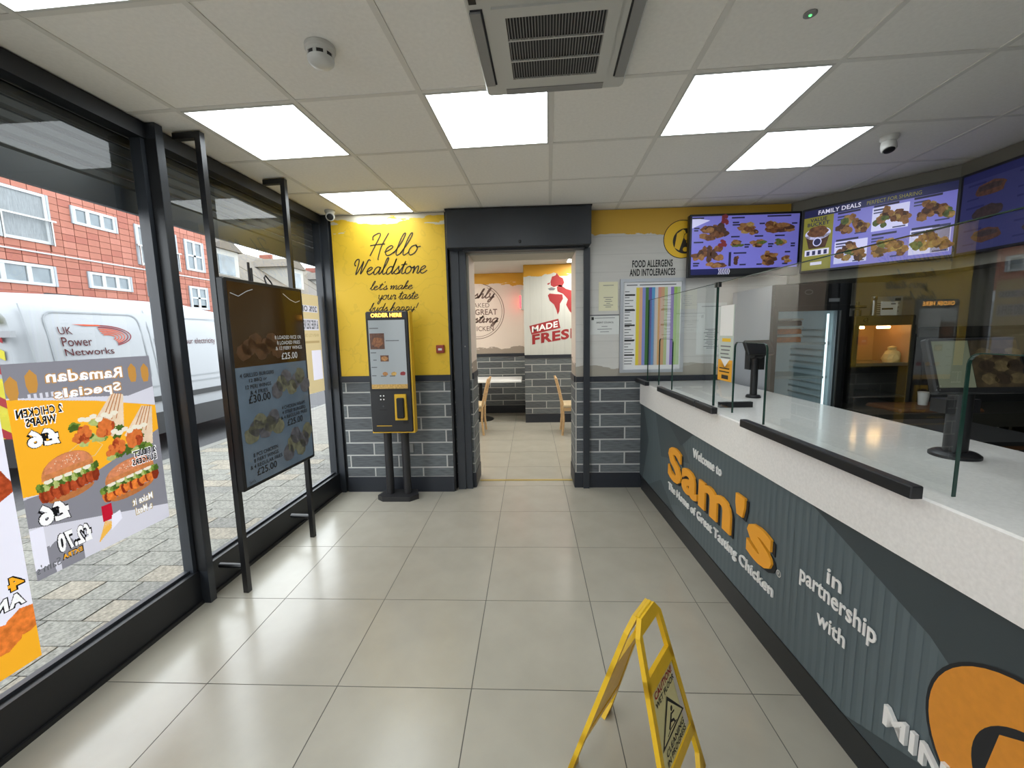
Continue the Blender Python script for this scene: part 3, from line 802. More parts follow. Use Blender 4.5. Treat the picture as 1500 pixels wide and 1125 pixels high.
# staff-side till behind the near display
t = thing('till_screen', (1.79,1.38,1.0565), 'black staff-side till screen seen from behind at the right picture edge', 'till')
f = Fr((1.81,1.42,1.30), (-.1,-1,0), (.25,0,.95))
MB().cbox(-.09,.24, -.10,.17, -.03,.02, .008, f).build('monitor', 'black_plastic', t)
MB().prism([(-.06,0),(.10,0),(.03,.24)], -.04,.04, Fr((1.78,1.36,1.0565), (0,1,0))).build('stand', 'black_plastic', t)
MB().tube([(1.75,1.40,1.062),(1.74,1.45,1.0615),(1.76,1.50,1.0615),(1.80,1.52,1.062)], .0035).build('cable', 'black_plastic', t)

# ------------------------------------------------------------------ kitchen side behind the counter
mat('fridge_black', (16,17,19), .3); mat('fridge_side', (172,176,182), .4); mat('fridge_inside', (158,176,182), .5, emit=.08); mat('fridge_lamp', (226,240,244), .4, emit=.9); mat('shelf_wire', (170,182,182), .35)  # the fridge liner glows slightly itself so the inside looks lit
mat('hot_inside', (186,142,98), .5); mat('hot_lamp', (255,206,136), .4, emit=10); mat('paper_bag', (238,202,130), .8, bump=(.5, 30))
mat('steel_dark', (84,84,78), .38, metal=.6); mat('wood_brown', (104,70,44), .5, noise=(.3,6,(1,1,8)))
mat('paper', (214,216,212), .8); mat('paper_cream', (222,218,186), .8)
glass('fridge_glass', (.86,.9,.9), .04)
fr = thing('drinks_fridge', (2.13,3.6,0), 'tall black glass-door drinks fridge against the back wall', 'fridge')
x0,x1,y0,y1 = 1.855,2.412,3.31,3.92
mb = MB(); mb.box(x0,x0+.03,y0,y1,0,1.86).box(x1-.03,x1,y0,y1,0,1.86).box(x0+.03,x1-.03,y1-.03,y1,0,1.86).box(x0+.03,x1-.03,y0,y1-.03,0,.18).box(x0+.03,x1-.03,y0,y1-.03,1.80,1.86)
mb.build('cabinet', 'fridge_side', fr)
MB().box(x0+.03,x0+.045,y0+.06,y1-.03,.18,1.8).box(x1-.045,x1-.03,y0+.06,y1-.03,.18,1.8).box(x0+.045,x1-.045,y1-.045,y1-.03,.18,1.8).box(x0+.045,x1-.045,y0+.06,y1-.045,1.785,1.80).build('liner', 'fridge_inside', fr)
for k in range(22):
    z = .35+k*.055
    MB().box(x1-.055,x1-.045, y0+.1,y1-.05, z,z+.016).build('shelf_runner', 'shelf_wire', fr)
shelves = [.55,.85,1.13,1.40]
for z in shelves:
    sb = MB().box(x0+.05,x1-.06, y0+.07,y0+.085, z,z+.018)
    for q in range(14): sb.box(x0+.05+.034*q, x0+.055+.034*q, y0+.085,y1-.06, z+.006,z+.012)
    sb.build('shelf', 'shelf_wire', fr)
D = Fr((0,y0,0))
dm = MB(); dm.box(x0,x0+.035,.20,1.70,0,.04,D).box(x1-.06,x1,.20,1.70,0,.04,D).box(x0+.035,x1-.06,.20,.25,0,.04,D).box(x0+.035,x1-.06,1.66,1.70,0,.04,D)
dm.build('door', 'fridge_black', fr)
MB().add([D.p(a,b_,.02) for a,b_ in ((x0+.035,.25),(x1-.06,.25),(x1-.06,1.66),(x0+.035,1.66))],[(0,1,2,3)]).build('door_pane', 'fridge_glass', fr)
MB().box(x1-.068,x1-.060,.25,1.66,.035,.043,D).build('door_trim', 'steel', fr)
MB().cyl((x1-.075,y0+.075,.9),(x1-.075,y0+.075,1.64),.008,n=10).build('strip_lamp','fridge_lamp',fr)
hd = MB().box(x0,x1,1.70,1.86,0,.045,D).build('header', 'fridge_black', fr)
pr = Print(Fr((0,y0-.045,0)), c0=.001); pr.ring(2.10,1.80,.03,.018,.004,'ink_grey',1); pr.rect(2.25,2.33,1.725,1.75,'ink_grey',1); pr.build('header_badge', fr)
mat('food_tub', (176,178,170), .4); mat('food_tub_lid', (206,208,200), .4); mat('food_orange', (186,110,56), .6, noise=(.3,40)); mat('salad_green', (128,140,50), .6, noise=(.4,30)); mat('tray_dark', (40,44,42), .5)
for i,(z,mid) in enumerate(((1.42,'food_orange'),(1.485,'food_orange'),(1.55,'tray_dark'))):
    t = thing('food_tub', (2.06,3.55,z), 'clear plastic food tub on the top fridge shelf, '+('lowest','middle','topmost')[i]+' of the stack', 'tub', 'tubs in the fridge')
    MB().cbox(1.95,2.17, 3.42,3.66, z,z+.042, .01).build('tub', mid, t)
    MB().cbox(1.945,2.175, 3.415,3.665, z+.043,z+.058, .006).build('lid', 'food_tub_lid', t)
t = thing('salad_tray', (2.14,3.55,.87), 'tray of green leaves on a low fridge shelf', 'tray')
MB().cbox(1.97,2.30, 3.42,3.70, .87,.90, .01).build('tray', 'tray_dark', t)
rr = random.Random(3); mb = MB()
for q in range(26):
    cx, cy = rr.uniform(2.0,2.27), rr.uniform(3.45,3.67); a = rr.uniform(0,6.28); l = rr.uniform(.03,.06)
    d = Vector((math.cos(a), math.sin(a), rr.uniform(.1,.7))).normalized(); s_ = d.cross(Vector((0,0,1))).normalized()*l*.4
    p = Vector((cx,cy,.905)); mb.add([p, p+d*l*.5+s_, p+d*l, p+d*l*.5-s_, p+d*l*.5+Vector((0,0,.008))], [(0,1,4),(1,2,4),(2,3,4),(3,0,4)])
mb.build('leaves', 'salad_green', t)

pt = thing('prep_table', (2.98,3.45,0), 'dark kitchen prep table with a steel top below the heated cabinet', 'table')
MB().box(2.46,4.3, 3.06,3.9, .86,.90).build('table_top', 'steel_dark', pt)
MB().box(2.46,4.3, 3.05,3.06, .80,.90).build('front_edge', 'steel_dark', pt)
for (a,b_) in ((2.5,3.1),(4.24,3.1),(2.5,3.82),(4.24,3.82)): MB().box(a,a+.04,b_,b_+.04,0,.86).build('leg', 'steel_dark', pt)
MB().box(2.5,4.26,3.12,3.84,.25,.27).build('lower_shelf', 'steel_dark', pt)
hc = thing('heated_cabinet', (2.87,3.68,.90), 'steel heated cabinet glowing orange on the kitchen table', 'heated cabinet')
hx0,hx1,hy0,hy1 = 2.63,3.11,3.50,3.88
mb = MB(); mb.box(hx0,hx0+.035,hy0,hy1,.90,1.54).box(hx1-.035,hx1,hy0,hy1,.90,1.54).box(hx0+.035,hx1-.035,hy1-.02,hy1,.90,1.54)
mb.build('side_frame', 'steel_dark', hc)
MB().cbox(hx0,hx1, hy0,hy1, 1.54,1.62, .008).build('hood', 'steel_dark', hc)
MB().box(hx0+.035,hx1-.035,hy1-.024,hy1-.02,1.235,1.54).build('back_liner', 'hot_inside', hc)
MB().box(hx0+.035,hx0+.04,hy0,hy1-.024,1.235,1.54).build('side_liner', 'hot_inside', hc); MB().box(hx1-.04,hx1-.035,hy0,hy1-.024,1.235,1.54).build('side_liner', 'hot_inside', hc)
MB().box(hx0+.25,hx0+.265,hy1-.03,hy1-.024,1.235,1.54).build('liner_seam', 'steel_dark', hc)
MB().box(hx0+.035,hx1-.035,hy0,hy1-.02,1.21,1.235).build('upper_shelf', 'steel', hc)
MB().box(hx0+.035,hx1-.035,hy0,hy1-.02,.95,.965).build('lower_shelf', 'steel_dark', hc)
MB().lathe([(.016,0),(.016,.012),(.01,.016)], (hx0+.08,hy0,1.585), 14, (0,-1,0)).build('knob', 'black_plastic', hc)
for q in (.13,.34): MB().cyl((hx0+q-.05,hy0+.14,1.525),(hx0+q+.05,hy0+.14,1.525),.011,n=10).build('heat_lamp', 'hot_lamp', hc)
bagp = [(.055,0),(.06,.03),(.055,.07),(.04,.09),(.02,.10),(.03,.125),(.012,.135)]
bg_ = MB().lathe(bagp, (2.99,3.56,1.2355), 11).build('takeaway_bag', 'paper_bag'); tag(bg_, 'crumpled paper takeaway bag glowing under the heat lamps', 'paper bag')
for v in bg_.data.vertices:
    k = math.sin(v.co.x*90+v.co.z*60)*.006; v.co.x += k; v.co.y += math.cos(v.co.z*80+v.co.x*50)*.006
# worktop tray, cup, bottle, papers, machines
o = MB().cbox(2.70,3.3, 3.10,3.42, .9005,.925, .012).build('serving_tray', 'wood_brown'); tag(o, 'flat brown tray on the kitchen table below the heated cabinet', 'tray')
o = MB().lathe([(.028,0),(.036,.10),(.038,.10),(.034,.10)], (3.02,3.28,.9255), 18).build('paper_cup', 'paper', None, True); tag(o, 'white paper cup on the brown kitchen tray', 'cup')
o = MB().lathe([(.022,0),(.022,.10),(.018,.125),(.022,.13),(.022,.16),(.008,.165)], (2.86,3.62,1.6205), 16).build('steel_shaker', 'steel', None, True); tag(o, 'steel shaker standing on top of the heated cabinet', 'shaker')
t = thing('tap_fitting', (2.76,3.66,1.6205), 'dark valve fitting on top of the heated cabinet', 'fitting')
MB().lathe([(.03,0),(.03,.05),(.012,.06),(.012,.12)], (2.76,3.66,1.6205), 12).build('valve_body', 'steel_dark', t); MB().cyl((2.69,3.66,1.70),(2.83,3.66,1.70),.012).build('lever', 'steel_dark', t)
o = MB().box(2.905,3.035, 3.60,3.606, 1.6205,1.735).build('notice_card', 'paper'); tag(o, 'small white notice card behind the steel shaker', 'card')
pr = Print(Fr((0,3.60,0))); pr.rect(2.91,3.0,1.668,1.682,'ink_black',1); pr.rect(2.98,3.02,1.71,1.72,'ink_grey',1); pr.build('card_print', o)
ov = thing('kitchen_oven', (3.5,3.7,.90), 'dark kitchen oven cabinet right of the heated cabinet', 'oven')
MB().box(3.14,4.2, 3.52,3.9, .9005,1.46).build('oven_body', 'kitchen_dark', ov); MB().box(3.14,4.2,3.50,3.52,1.44,1.52).build('oven_hood', 'steel_dark', ov)
MB().box(3.2,3.75,3.505,3.52,1.0,1.38).build('oven_door', 'fridge_black', ov); MB().cyl((3.22,3.49,1.40),(3.74,3.49,1.40),.008).build('handle', 'steel', ov)
nb = MB().box(3.13,3.40, YR-.008,YR-.002, 1.62,1.80).build('wall_notice', 'paper'); tag(nb, 'white printed notice on the kitchen wall right of the heated cabinet', 'notice')
pr = Print(Fr((0,YR-.008,0))); pr.ell(3.16,1.775,.015,.012,'salad_green',1); pr.rect(3.33,3.38,1.76,1.785,'ink_grey',1)
for q in range(6): pr.rect(3.16,3.37-.03*(q%2),1.735-.018*q,1.741-.018*q,'ink_grey',1)
pr.build('notice_print', nb)
cb = thing('storage_cabinet', (2.24,2.25,.0), 'brown wooden storage cabinet behind the counter beyond the near display', 'cabinet')
MB().box(1.98,2.5, 2.0,2.5, .0,.965).build('carcass', 'wood_brown', cb); MB().box(2.02,2.5,1.995,2.505,.9655,.985).build('cabinet_top', 'kitchen_dark', cb)
for q in range(3): 
    dr = MB().box(2.02,2.46, 1.985,2.0, .70+.085*q,.775+.085*q).build('drawer', 'kitchen_dark', cb); MB().box(2.10,2.2,1.978,1.985,.735+.085*q,.748+.085*q).build('label_holder', 'grey_plastic', dr)

# bulkhead carrying the menu screens
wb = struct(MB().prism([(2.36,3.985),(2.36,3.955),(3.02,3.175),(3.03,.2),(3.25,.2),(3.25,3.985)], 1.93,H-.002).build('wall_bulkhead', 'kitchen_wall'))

# menu screens
mat('menu_lilac', (124,122,212), .3, emit=.17); mat('menu_white', (196,196,232), .3, emit=.30); mat('menu_navy', (34,38,92), .3, emit=.10)
mat('menu_olive', (150,146,54), .3, emit=.12); mat('menu_ink', (50,50,84), .4); mat('menu_title', (206,204,224), .4, emit=.3)
mat('menu_blue_dark', (58,62,116), .3, emit=.04); mat('fried', (128,82,50), .5, noise=(.45,45), emit=.05); mat('fried_dark', (92,60,44), .5, noise=(.4,45), emit=.03)
mat('fried_dim', (64,50,48), .5, noise=(.4,45)); mat('bun', (166,118,70), .5, noise=(.3,40), emit=.05); mat('fries_yellow', (186,150,84), .5, noise=(.3,60), emit=.06); mat('cup_red', (140,50,56), .4, emit=.05); mat('lettuce', (104,120,60), .5, noise=(.4,50), emit=.03)
def food(pr, cx, cy, rx, ry, m, layer, seed):
    rr = random.Random(seed); mix = {'fried':('fried','fried_dark','bun'),'fried_dark':('fried_dark','fried','fried_dark'),'bun':('bun','fries_yellow','fried'),'fries_yellow':('fries_yellow','bun','lettuce'),'fried_dim':('fried_dim',)*3}.get(m,(m,)*3)
    for q in range(9):
        a = rr.uniform(0,6.28); k = rr.uniform(.1,.75)
        pr.blob(cx+rx*k*math.cos(a), cy+ry*k*math.sin(a), rx*rr.uniform(.32,.5), ry*rr.uniform(.32,.5), mix[q%3], layer+q*.12, seed+q, 12, .35)
def menu(label, o, u, w, h, kind):
    f = Fr(o, u)
    t = thing('menu_screen', f.p(w/2,0,0), label, 'menu screen', 'menu screens above the counter')
    MB().cbox(0,w,0,h,.005,.06,.006,f).build('casing', 'frame_black', t)
    g = Fr(f.p(.02,.02,.0605), f.u); W,Hh = w-.04, h-.04
    pr = Print(g, c0=.0005); X = lambda a: a*W; Y = lambda b: b*Hh
    if kind == 1:
        pr.rect(0,W,Y(.10),Hh,'menu_lilac',0); pr.rect(0,X(.36),0,Y(.10),'menu_navy',1); pr.rect(X(.36),W,0,Y(.10),'kitchen_dark',1)
        for q in range(7): pr.poly([(X(.26+.016*q),0),(X(.266+.016*q),0),(X(.276+.016*q),Y(.05)),(X(.266+.016*q),Y(.10)),(X(.26+.016*q),Y(.10)),(X(.27+.016*q),Y(.05))],'menu_title',2)
        pr.poly([(0,Y(.98)),(X(.17),Y(.93)),(0,Y(.80))],'menu_white',1)
        for (cx,cy,rx,ry,m_) in ((.17,.72,.09,.10,'fried'),(.25,.74,.07,.11,'fried_dark'),(.09,.36,.07,.09,'fried'),(.17,.38,.05,.14,'fried_dark'),(.25,.36,.07,.09,'fried'),(.24,.17,.08,.06,'fried'),(.31,.92,.035,.07,'cup_red'),(.29,.52,.035,.06,'cup_red'),
            (.53,.78,.09,.07,'bun'),(.58,.72,.05,.05,'fried'),(.82,.78,.12,.08,'fried'),(.76,.82,.06,.06,'bun'),(.41,.53,.06,.05,'fried'),(.44,.50,.05,.03,'lettuce'),(.62,.53,.07,.06,'fries_yellow'),(.63,.50,.05,.04,'fried'),(.84,.54,.06,.06,'fries_yellow'),
            (.42,.24,.03,.06,'fried_dark'),(.74,.24,.07,.09,'fried'),(.72,.32,.04,.05,'bun'),(.90,.24,.035,.06,'bun')): food(pr,X(cx),Y(cy),X(rx*1.25),Y(ry*1.3),m_,2,int(cx*997+cy*31))
        for (a,b_,l) in ((.0,.97,.11),(.37,.96,.12),(.70,.97,.22),(.02,.56,.09),(.37,.64,.08),(.59,.64,.08),(.78,.64,.09),(.40,.36,.12),(.02,.80,.05),(.02,.76,.04),(.02,.20,.06),(.02,.16,.05),(.38,.84,.07),(.38,.88,.06),(.63,.85,.05),(.93,.84,.05),(.50,.50,.05),(.50,.46,.04),(.72,.50,.05),(.72,.46,.04),(.93,.50,.04),(.93,.46,.04),(.46,.16,.06),(.62,.16,.05),(.86,.16,.05),(.88,.36,.05)):
            pr.rect(X(a),X(a+l),Y(b_-.012),Y(b_+.012),'menu_ink',3)
        pr.rect(X(.355),X(.378),Y(.14),Y(.38),'menu_ink',3)
    elif kind == 2:
        pr.rect(0,W,0,Hh,'menu_lilac',0); pr.rect(0,W,Y(.88),Hh,'menu_navy',1)
        pr.text('FAMILY DEALS',X(.11),X(.42),Y(.905),Y(.975),'menu_title',2,bold=.02); pr.text('PERFECT FOR SHARING',X(.46),X(.80),Y(.91),Y(.965),'menu_olive',2)
        pr.rect(0,X(.23),0,Y(.88),'menu_olive',1); pr.text('VALUE',X(.05),X(.18),Y(.80),Y(.86),'menu_ink',2,bold=.03); pr.text('BUCKET',X(.03),X(.20),Y(.73),Y(.79),'menu_ink',2,bold=.03)
        pr.ell(X(.115),Y(.60),X(.10),Y(.10),'menu_white',2); pr.blob(X(.115),Y(.63),X(.085),Y(.09),'fried',3,5); pr.poly([(X(.02),Y(.58)),(X(.21),Y(.58)),(X(.18),Y(.36)),(X(.05),Y(.36))],'fried_dark',2); pr.ell(X(.115),Y(.46),X(.035),Y(.07),'menu_white',4); pr.ell(X(.115),Y(.46),X(.027),Y(.055),'menu_navy',5)
        pr.rect(X(.02),X(.21),Y(.24),Y(.34),'menu_title',2)
        for q in range(4): pr.rect(X(.035+.045*q),X(.06+.045*q),Y(.25),Y(.32),'menu_navy',3)
        pr.rect(X(.07),X(.16),Y(.08),Y(.13),'menu_title',3)
        for c_ in range(3):
            for r_ in range(2):
                a,b_ = .26+.25*c_, .05+.43*r_
                pr.rect(X(a),X(a+.16),Y(b_+.365),Y(b_+.395),'menu_ink',2); pr.rect(X(a),X(a+.08),Y(b_+.31),Y(b_+.335),'menu_blue_dark',2); pr.rect(X(a),X(a+.06),Y(b_+.27),Y(b_+.29),'menu_blue_dark',2)
                if c_ == 2 and r_ == 0:
                    pr.rect(X(a+.12),X(a+.22),Y(.06),Y(.44),'menu_blue_dark',1)
                pr.rect(X(a-.008),X(a+.225),Y(b_+.005),Y(b_+.36),('menu_white','menu_lilac')[(c_+r_)%2],1)
                for q in range(4): food(pr,X(a+.05+.045*q),Y(b_+.13+.05*((q*2)%3)),X(.06),Y(.11),('bun','fried','fries_yellow','fried')[(q+c_+r_)%4],3,q+10*c_+50*r_)
                pr.rect(X(a+.13),X(a+.21),Y(b_+.015),Y(b_+.035),'menu_blue_dark',2)
    else:
        pr.rect(0,W,0,Hh,'menu_blue_dark',0); pr.rect(0,W,Y(.90),Hh,'menu_navy',1)
        for c_ in range(3):
            for r_ in range(3):
                a,b_ = .04+.32*c_, .06+.29*r_
                pr.rect(X(a),X(a+.12),Y(b_+.20),Y(b_+.225),'menu_navy',2); pr.rect(X(a),X(a+.08),Y(b_+.02),Y(b_+.04),'menu_navy',2)
                pr.blob(X(a+.15),Y(b_+.12),X(.10),Y(.09),('fried_dark','fried_dim','fried_dark')[(c_+r_)%3],3,c_*5+r_); pr.blob(X(a+.15),Y(b_+.14),X(.08),Y(.04),'fried_dim',4,c_*3+r_)
    pr.build('display_picture', t)
menu('lilac menu screen of fried chicken pieces, flat on the back wall', (1.43,3.94,2.003), (1,0,0), .965, .545, 1)
d2 = Vector((3.0-2.41,3.17-3.88,0)).normalized()
menu('angled menu screen headed Family Deals', (2.405,3.86,2.003), d2, .945, .535, 2)
menu('dim blue menu screen of burgers at the right picture edge', (3.0,3.085,2.0), (0,-1,0), .955, .535, 3)

# notices on the back wall
al = thing('allergen_board', (1.14,3.975,1.14), 'aluminium framed allergen chart with coloured columns', 'notice board')
ax0,ax1,az0,az1 = .845,1.44,1.14,2.015
mat('alu', (186,190,196), .35, metal=.4); mat('chart_white', (226,226,226), .6)
MB().box(ax0,ax1,az0,az1,.005,.012,BR).build('backboard', 'chart_white', al)
for (a,b_,c_,d_) in ((ax0,ax1,az0,az0+.03),(ax0,ax1,az1-.03,az1),(ax0,ax0+.03,az0+.03,az1-.03),(ax1-.03,ax1,az0+.03,az1-.03)): MB().box(a,b_,c_,d_,.005,.026,BR).build('frame', 'alu', al)
cols = [(222,200,60),(216,168,130),(130,140,200),(70,120,60),(96,84,160),(80,150,196),(200,200,206),(206,140,120),(200,156,116),(176,190,140),(214,210,226),(140,116,186),(150,186,90),(170,196,140)]
pr = Print(Fr((0,YR-.012,0)))
for q,cx in enumerate(cols):
    nm = 'chart_%d' % q; mat(nm, cx, .6); w = (ax1-ax0-.19)/len(cols); pr.rect(ax0+.15+w*q, ax0+.15+w*(q+1), az0+.07, az1-.08, nm, 1)
rr = random.Random(5)
for q in range(26): pr.rect(ax0+.045, ax0+.08+rr.random()*.055, az0+.08+q*.027, az0+.088+q*.027, 'ink_grey', 1)
for q in range(5): pr.rect(ax0+.045, ax0+.14, az0+.16+q*.14, az0+.175+q*.14, 'ink_black', 2)
pr.rect(ax0+.06, ax0+.16, az1-.062, az1-.052, 'ink_grey', 1); pr.rect(ax0+.18, ax1-.08, az1-.062, az1-.052, 'ink_grey', 1)
pr.build('chart_print', al)
def sheet(label, x0,x1,z0,z1,m,lines,title=None,bar=None):
    o = MB().box(x0,x1,z0,z1,.005,.009,BR).build('wall_notice', m); tag(o, label, 'notice', 'notices on the back wall')
    pr = Print(Fr((0,YR-.009,0)))
    if bar: pr.rect(x0,x1,z1-.012,z1,bar,1); pr.rect(x0+.012,x0+.035,z1-.05,z1-.022,'ink_black',1)
    if title: pr.text(title, x0+.06,x1-.05,z0+(z1-z0)*.56,z0+(z1-z0)*.64,'ink_black',1,bold=.01)
    w = x1-x0
    for q in range(lines):
        l = (.3,.5,.2,.4)[q%4]*w; cx = (x0+x1)/2; zz = z0+(z1-z0)*(.12+.4*q/lines); pr.rect(cx-l/2,cx+l/2,zz,zz+.005,'ink_grey',1)
    pr.rect(x0+.04,x1-.04,z1-.035,z1-.03,'ink_grey',1); pr.build('notice_print', o)
sheet('cream certificate beside the top of the allergen board', .648,.826,1.728,1.995,'paper_cream',6)
sheet('white council notice with a blue top line under the cream certificate', .568,.84,1.508,1.694,'paper',3,'BRENT COUNCIL','ink_grey')
sheet('plain white letter behind the glass screen, right of the allergen board', 1.56,1.83,1.30,1.78,'paper',12)
# ------------------------------------------------------------------ ceiling fittings
mat('ac_dark', (34,36,40), .6); mat('ac_white', (196,196,190), .45)
ac = thing('air_conditioner', (.11,1.70,H-.035), 'white ceiling cassette air conditioner with a black slotted grille', 'air conditioner')
AF = Fr((.11,1.705,H-.001), (cc,cs,0), (cs,-cc,0))       # w points down
AF.w = Vector((0,0,-1))
A = .30
MB().cbox(-A,A,-A,A,0,.034,.010,AF).build('casing', 'ac_white', ac)
def rim(h0,h1,c0,c1,m,nm):
    mb = MB(); mb.box(-h1,h1,-h1,-h0,c0,c1,AF).box(-h1,h1,h0,h1,c0,c1,AF).box(-h1,-h0,-h0,h0,c0,c1,AF).box(h0,h1,-h0,h0,c0,c1,AF); mb.build(nm,m,ac)
rim(.172,.215,.034,.042,'ac_white','grille_frame')
MB().box(-.172,.172,-.172,.172,.034,.0355,AF).build('grille_backing','ac_dark',ac)
for q in range(33):
    a = -.168+q*.0105
    MB().box(a,a+.0028,-.172,.172,.0355,.041,AF).build('grille_slat','grey_plastic',ac)
for q in (-.058,.058): MB().box(-.172,.172,q-.003,q+.003,.036,.0425,AF).build('grille_crossbar','ac_white',ac)
for sx in (-1,1):
    MB().box(min(sx*.245,sx*.287),max(sx*.245,sx*.287),-.21,.21,.034,.0365,AF).build('air_slot','ac_dark',ac)
    MB().box(min(sx*.252,sx*.290),max(sx*.252,sx*.290),-.205,.205,.037,.044,AF).build('louvre','grey_plastic',ac)
    MB().box(-.21,.21,min(sx*.25,sx*.29),max(sx*.25,sx*.29),.034,.037,AF).build('louvre','grey_plastic',ac)
MB().box(-.285,-.26,.235,.275,.034,.037,AF).build('sensor','black_plastic',ac)
sd = thing('smoke_detector', (-.79,1.70,H-.06), 'round white smoke detector on the ceiling above the display stand', 'smoke detector')
MB().lathe([(.056,0),(.056,.014),(.050,.018),(.048,.030)], (-.79,1.70,H+.003), 32, (0,0,-1)).build('base', 'white_plastic', sd, True)
MB().lathe([(.046,0),(.046,.014)], (-.79,1.70,H-.027), 32, (0,0,-1)).build('smoke_slot', 'black_plastic', sd)
for q in range(8):
    a = q*math.pi/4; c_ = Vector((-.79+.047*math.cos(a),1.70+.047*math.sin(a),0)); f = Fr((c_.x,c_.y,H-.041), (-math.sin(a),math.cos(a),0))
    MB().box(-.006,.006,0,.014,-.003,.003,f).build('rib','white_plastic',sd)
MB().lathe([(.049,0),(.047,.012),(.036,.022),(.015,.027),(.004,.028)], (-.79,1.70,H-.041), 32, (0,0,-1)).build('cap', 'white_plastic', sd, True)
def domecam(label, x, y, r, aim):
    t = thing('security_camera', (x,y,H-.06), label, 'security camera', 'ceiling security cameras')
    MB().lathe([(r,0),(r,.018),(r*.8,.03)], (x,y,H+.003), 24, (0,0,-1)).build('base','white_plastic',t,True)
    d = Vector(aim).normalized(); c_ = Vector((x,y,H-.045))
    MB().lathe([(r*.35,-.038),(r*.72,-.028),(r*.85,0),(r*.85,.028),(r*.72,.036)], c_, 24, d).build('head','white_plastic',t,True)
    MB().lathe([(r*.62,0),(r*.58,.004),(r*.2,.01)], c_+d*.036, 20, d).build('lens','black_plastic',t,True)
domecam('small white security camera in the corner above the yellow wall', -1.755,3.74,.045,(.35,-.9,-.45))
domecam('white security camera on the ceiling in front of the menu screens', 2.13,2.69,.045,(-.1,-.35,-1))
mat('led_green', (90,255,120), .4, emit=1.2)
t = thing('ceiling_indicator', (1.01,1.663,H-.006), 'tiny round indicator with a green light on the ceiling', 'indicator light')
MB().lathe([(.022,0),(.022,.004),(.018,.006)], (1.01,1.663,H+.003), 24, (0,0,-1)).build('ring','grey_plastic',t,True)
MB().lathe([(.005,0),(.004,.003)], (1.01,1.663,H-.003), 12, (0,0,-1)).build('light','led_green',t,True)

# ------------------------------------------------------------------ order kiosk
mat('kiosk_black', (38,38,40), .45); mat('kiosk_yellow', (226,180,42), .5); mat('kiosk_screen', (150,156,158), .2, emit=.10); mat('kiosk_text', (90,92,94), .4)
mat('kiosk_lit', (255,176,60), .4, emit=3.0)
ks = thing('order_kiosk', (-1.27,3.73,0), 'black and yellow self-order kiosk on two legs with a tall touch screen', 'order kiosk')
bp = [(-1.46,3.68),(-1.40,3.63),(-1.14,3.63),(-1.075,3.70),(-1.12,3.83),(-1.42,3.83)]
MB().prism(bp,0,.045).build('base','kiosk_black',ks)
for x in (-1.355,-1.19): MB().cyl((x,3.74,.045),(x,3.74,.68),.037,n=24).build('leg','kiosk_black',ks,True)
KF = Fr((0,3.72,0))
MB().cbox(-1.452,-1.072,.665,1.752,0,.10,.012,KF).build('housing','kiosk_black',ks)
MB().box(-1.0725,-1.060,.668,1.748,0,.085,KF).build('side_trim','kiosk_yellow',ks); MB().box(-1.452,-1.06,.655,.667,0,.085,KF).build('bottom_trim','kiosk_yellow',ks)
KP = Fr((0,3.62,0))
pr = Print(KP, c0=.0008)
pr.rect(-1.44,-1.09,1.045,1.69,'ink_black',0); pr.rect(-1.428,-1.102,1.065,1.675,'kiosk_screen',1)
pr.rect(-1.42,-1.29,1.42,1.56,'fried_dark',2); pr.blob(-1.355,1.48,.05,.045,'fried',3,4); pr.rect(-1.335,-1.26,1.31,1.365,'fried_dark',2); pr.blob(-1.297,1.336,.03,.02,'bun',3,6)
for q in range(3): pr.blob(-1.30+.08*q,1.20,.025,.018,('bun','fries_yellow','cup_red')[q],2,q)
for (a,b_,l) in ((-1.42,1.385,.05),(-1.42,1.255,.05),(-1.42,1.18,.04),(-1.34,1.175,.05),(-1.26,1.175,.05),(-1.28,1.49,.12),(-1.42,1.60,.08),(-1.40,1.32,.03)): pr.rect(a,a+l,b_,b_+.008,'kiosk_text',2)
pr.rect(-1.428,-1.102,1.065,1.105,'fries_yellow',2)
pr.rect(-1.365,-1.315,.955,1.015,'ink_black',1)
for (a,b_) in ((-1.36,.962),(-1.332,.962),(-1.36,.995),(-1.332,.995)): pr.rect(a,a+.012,b_,b_+.012,'ink_white',2)
pr.ring(-1.335,.905,.006,.006,.002,'ink_grey',1)
pr.rect(-1.37,-1.30,.868,.876,'ink_black',1); pr.rect(-1.16,-1.11,.745,.775,'ink_black',1); pr.rect(-1.405,-1.265,.722,.728,'kiosk_yellow',1)
pr.text('ORDER HERE',-1.40,-1.125,1.70,1.735,'kiosk_lit',1,bold=.03); pr.build('screen_print',ks)
rd = MB(); rd.prism([(-1.225,.78),(-1.115,.78),(-1.12,1.015),(-1.222,1.015)],0,.022,KP); rd.build('card_reader_mount','kiosk_yellow',ks)
MB().cbox(-1.20,-1.135,.80,.985,.022,.05,.008,KP).build('card_reader','black_plastic',ks)
cp_ = thing('fire_call_point', (-.85,3.875,1.37), 'small red fire alarm call point on the yellow wall', 'call point')
mat('alarm_red', (150,52,34), .45)
MB().cbox(-.888,-.812,1.365,1.44,.004,.035,.005,BL).build('box','alarm_red',cp_)
MB().box(-.868,-.832,1.39,1.41,.035,.0365,BL).build('window','paper',cp_)
so = MB().cbox(-1.235,-1.155,.40,.485,.012,.022,.004,BL).build('wall_socket','grey_plastic'); tag(so,'grey wall socket on the tiles behind the kiosk legs','socket')

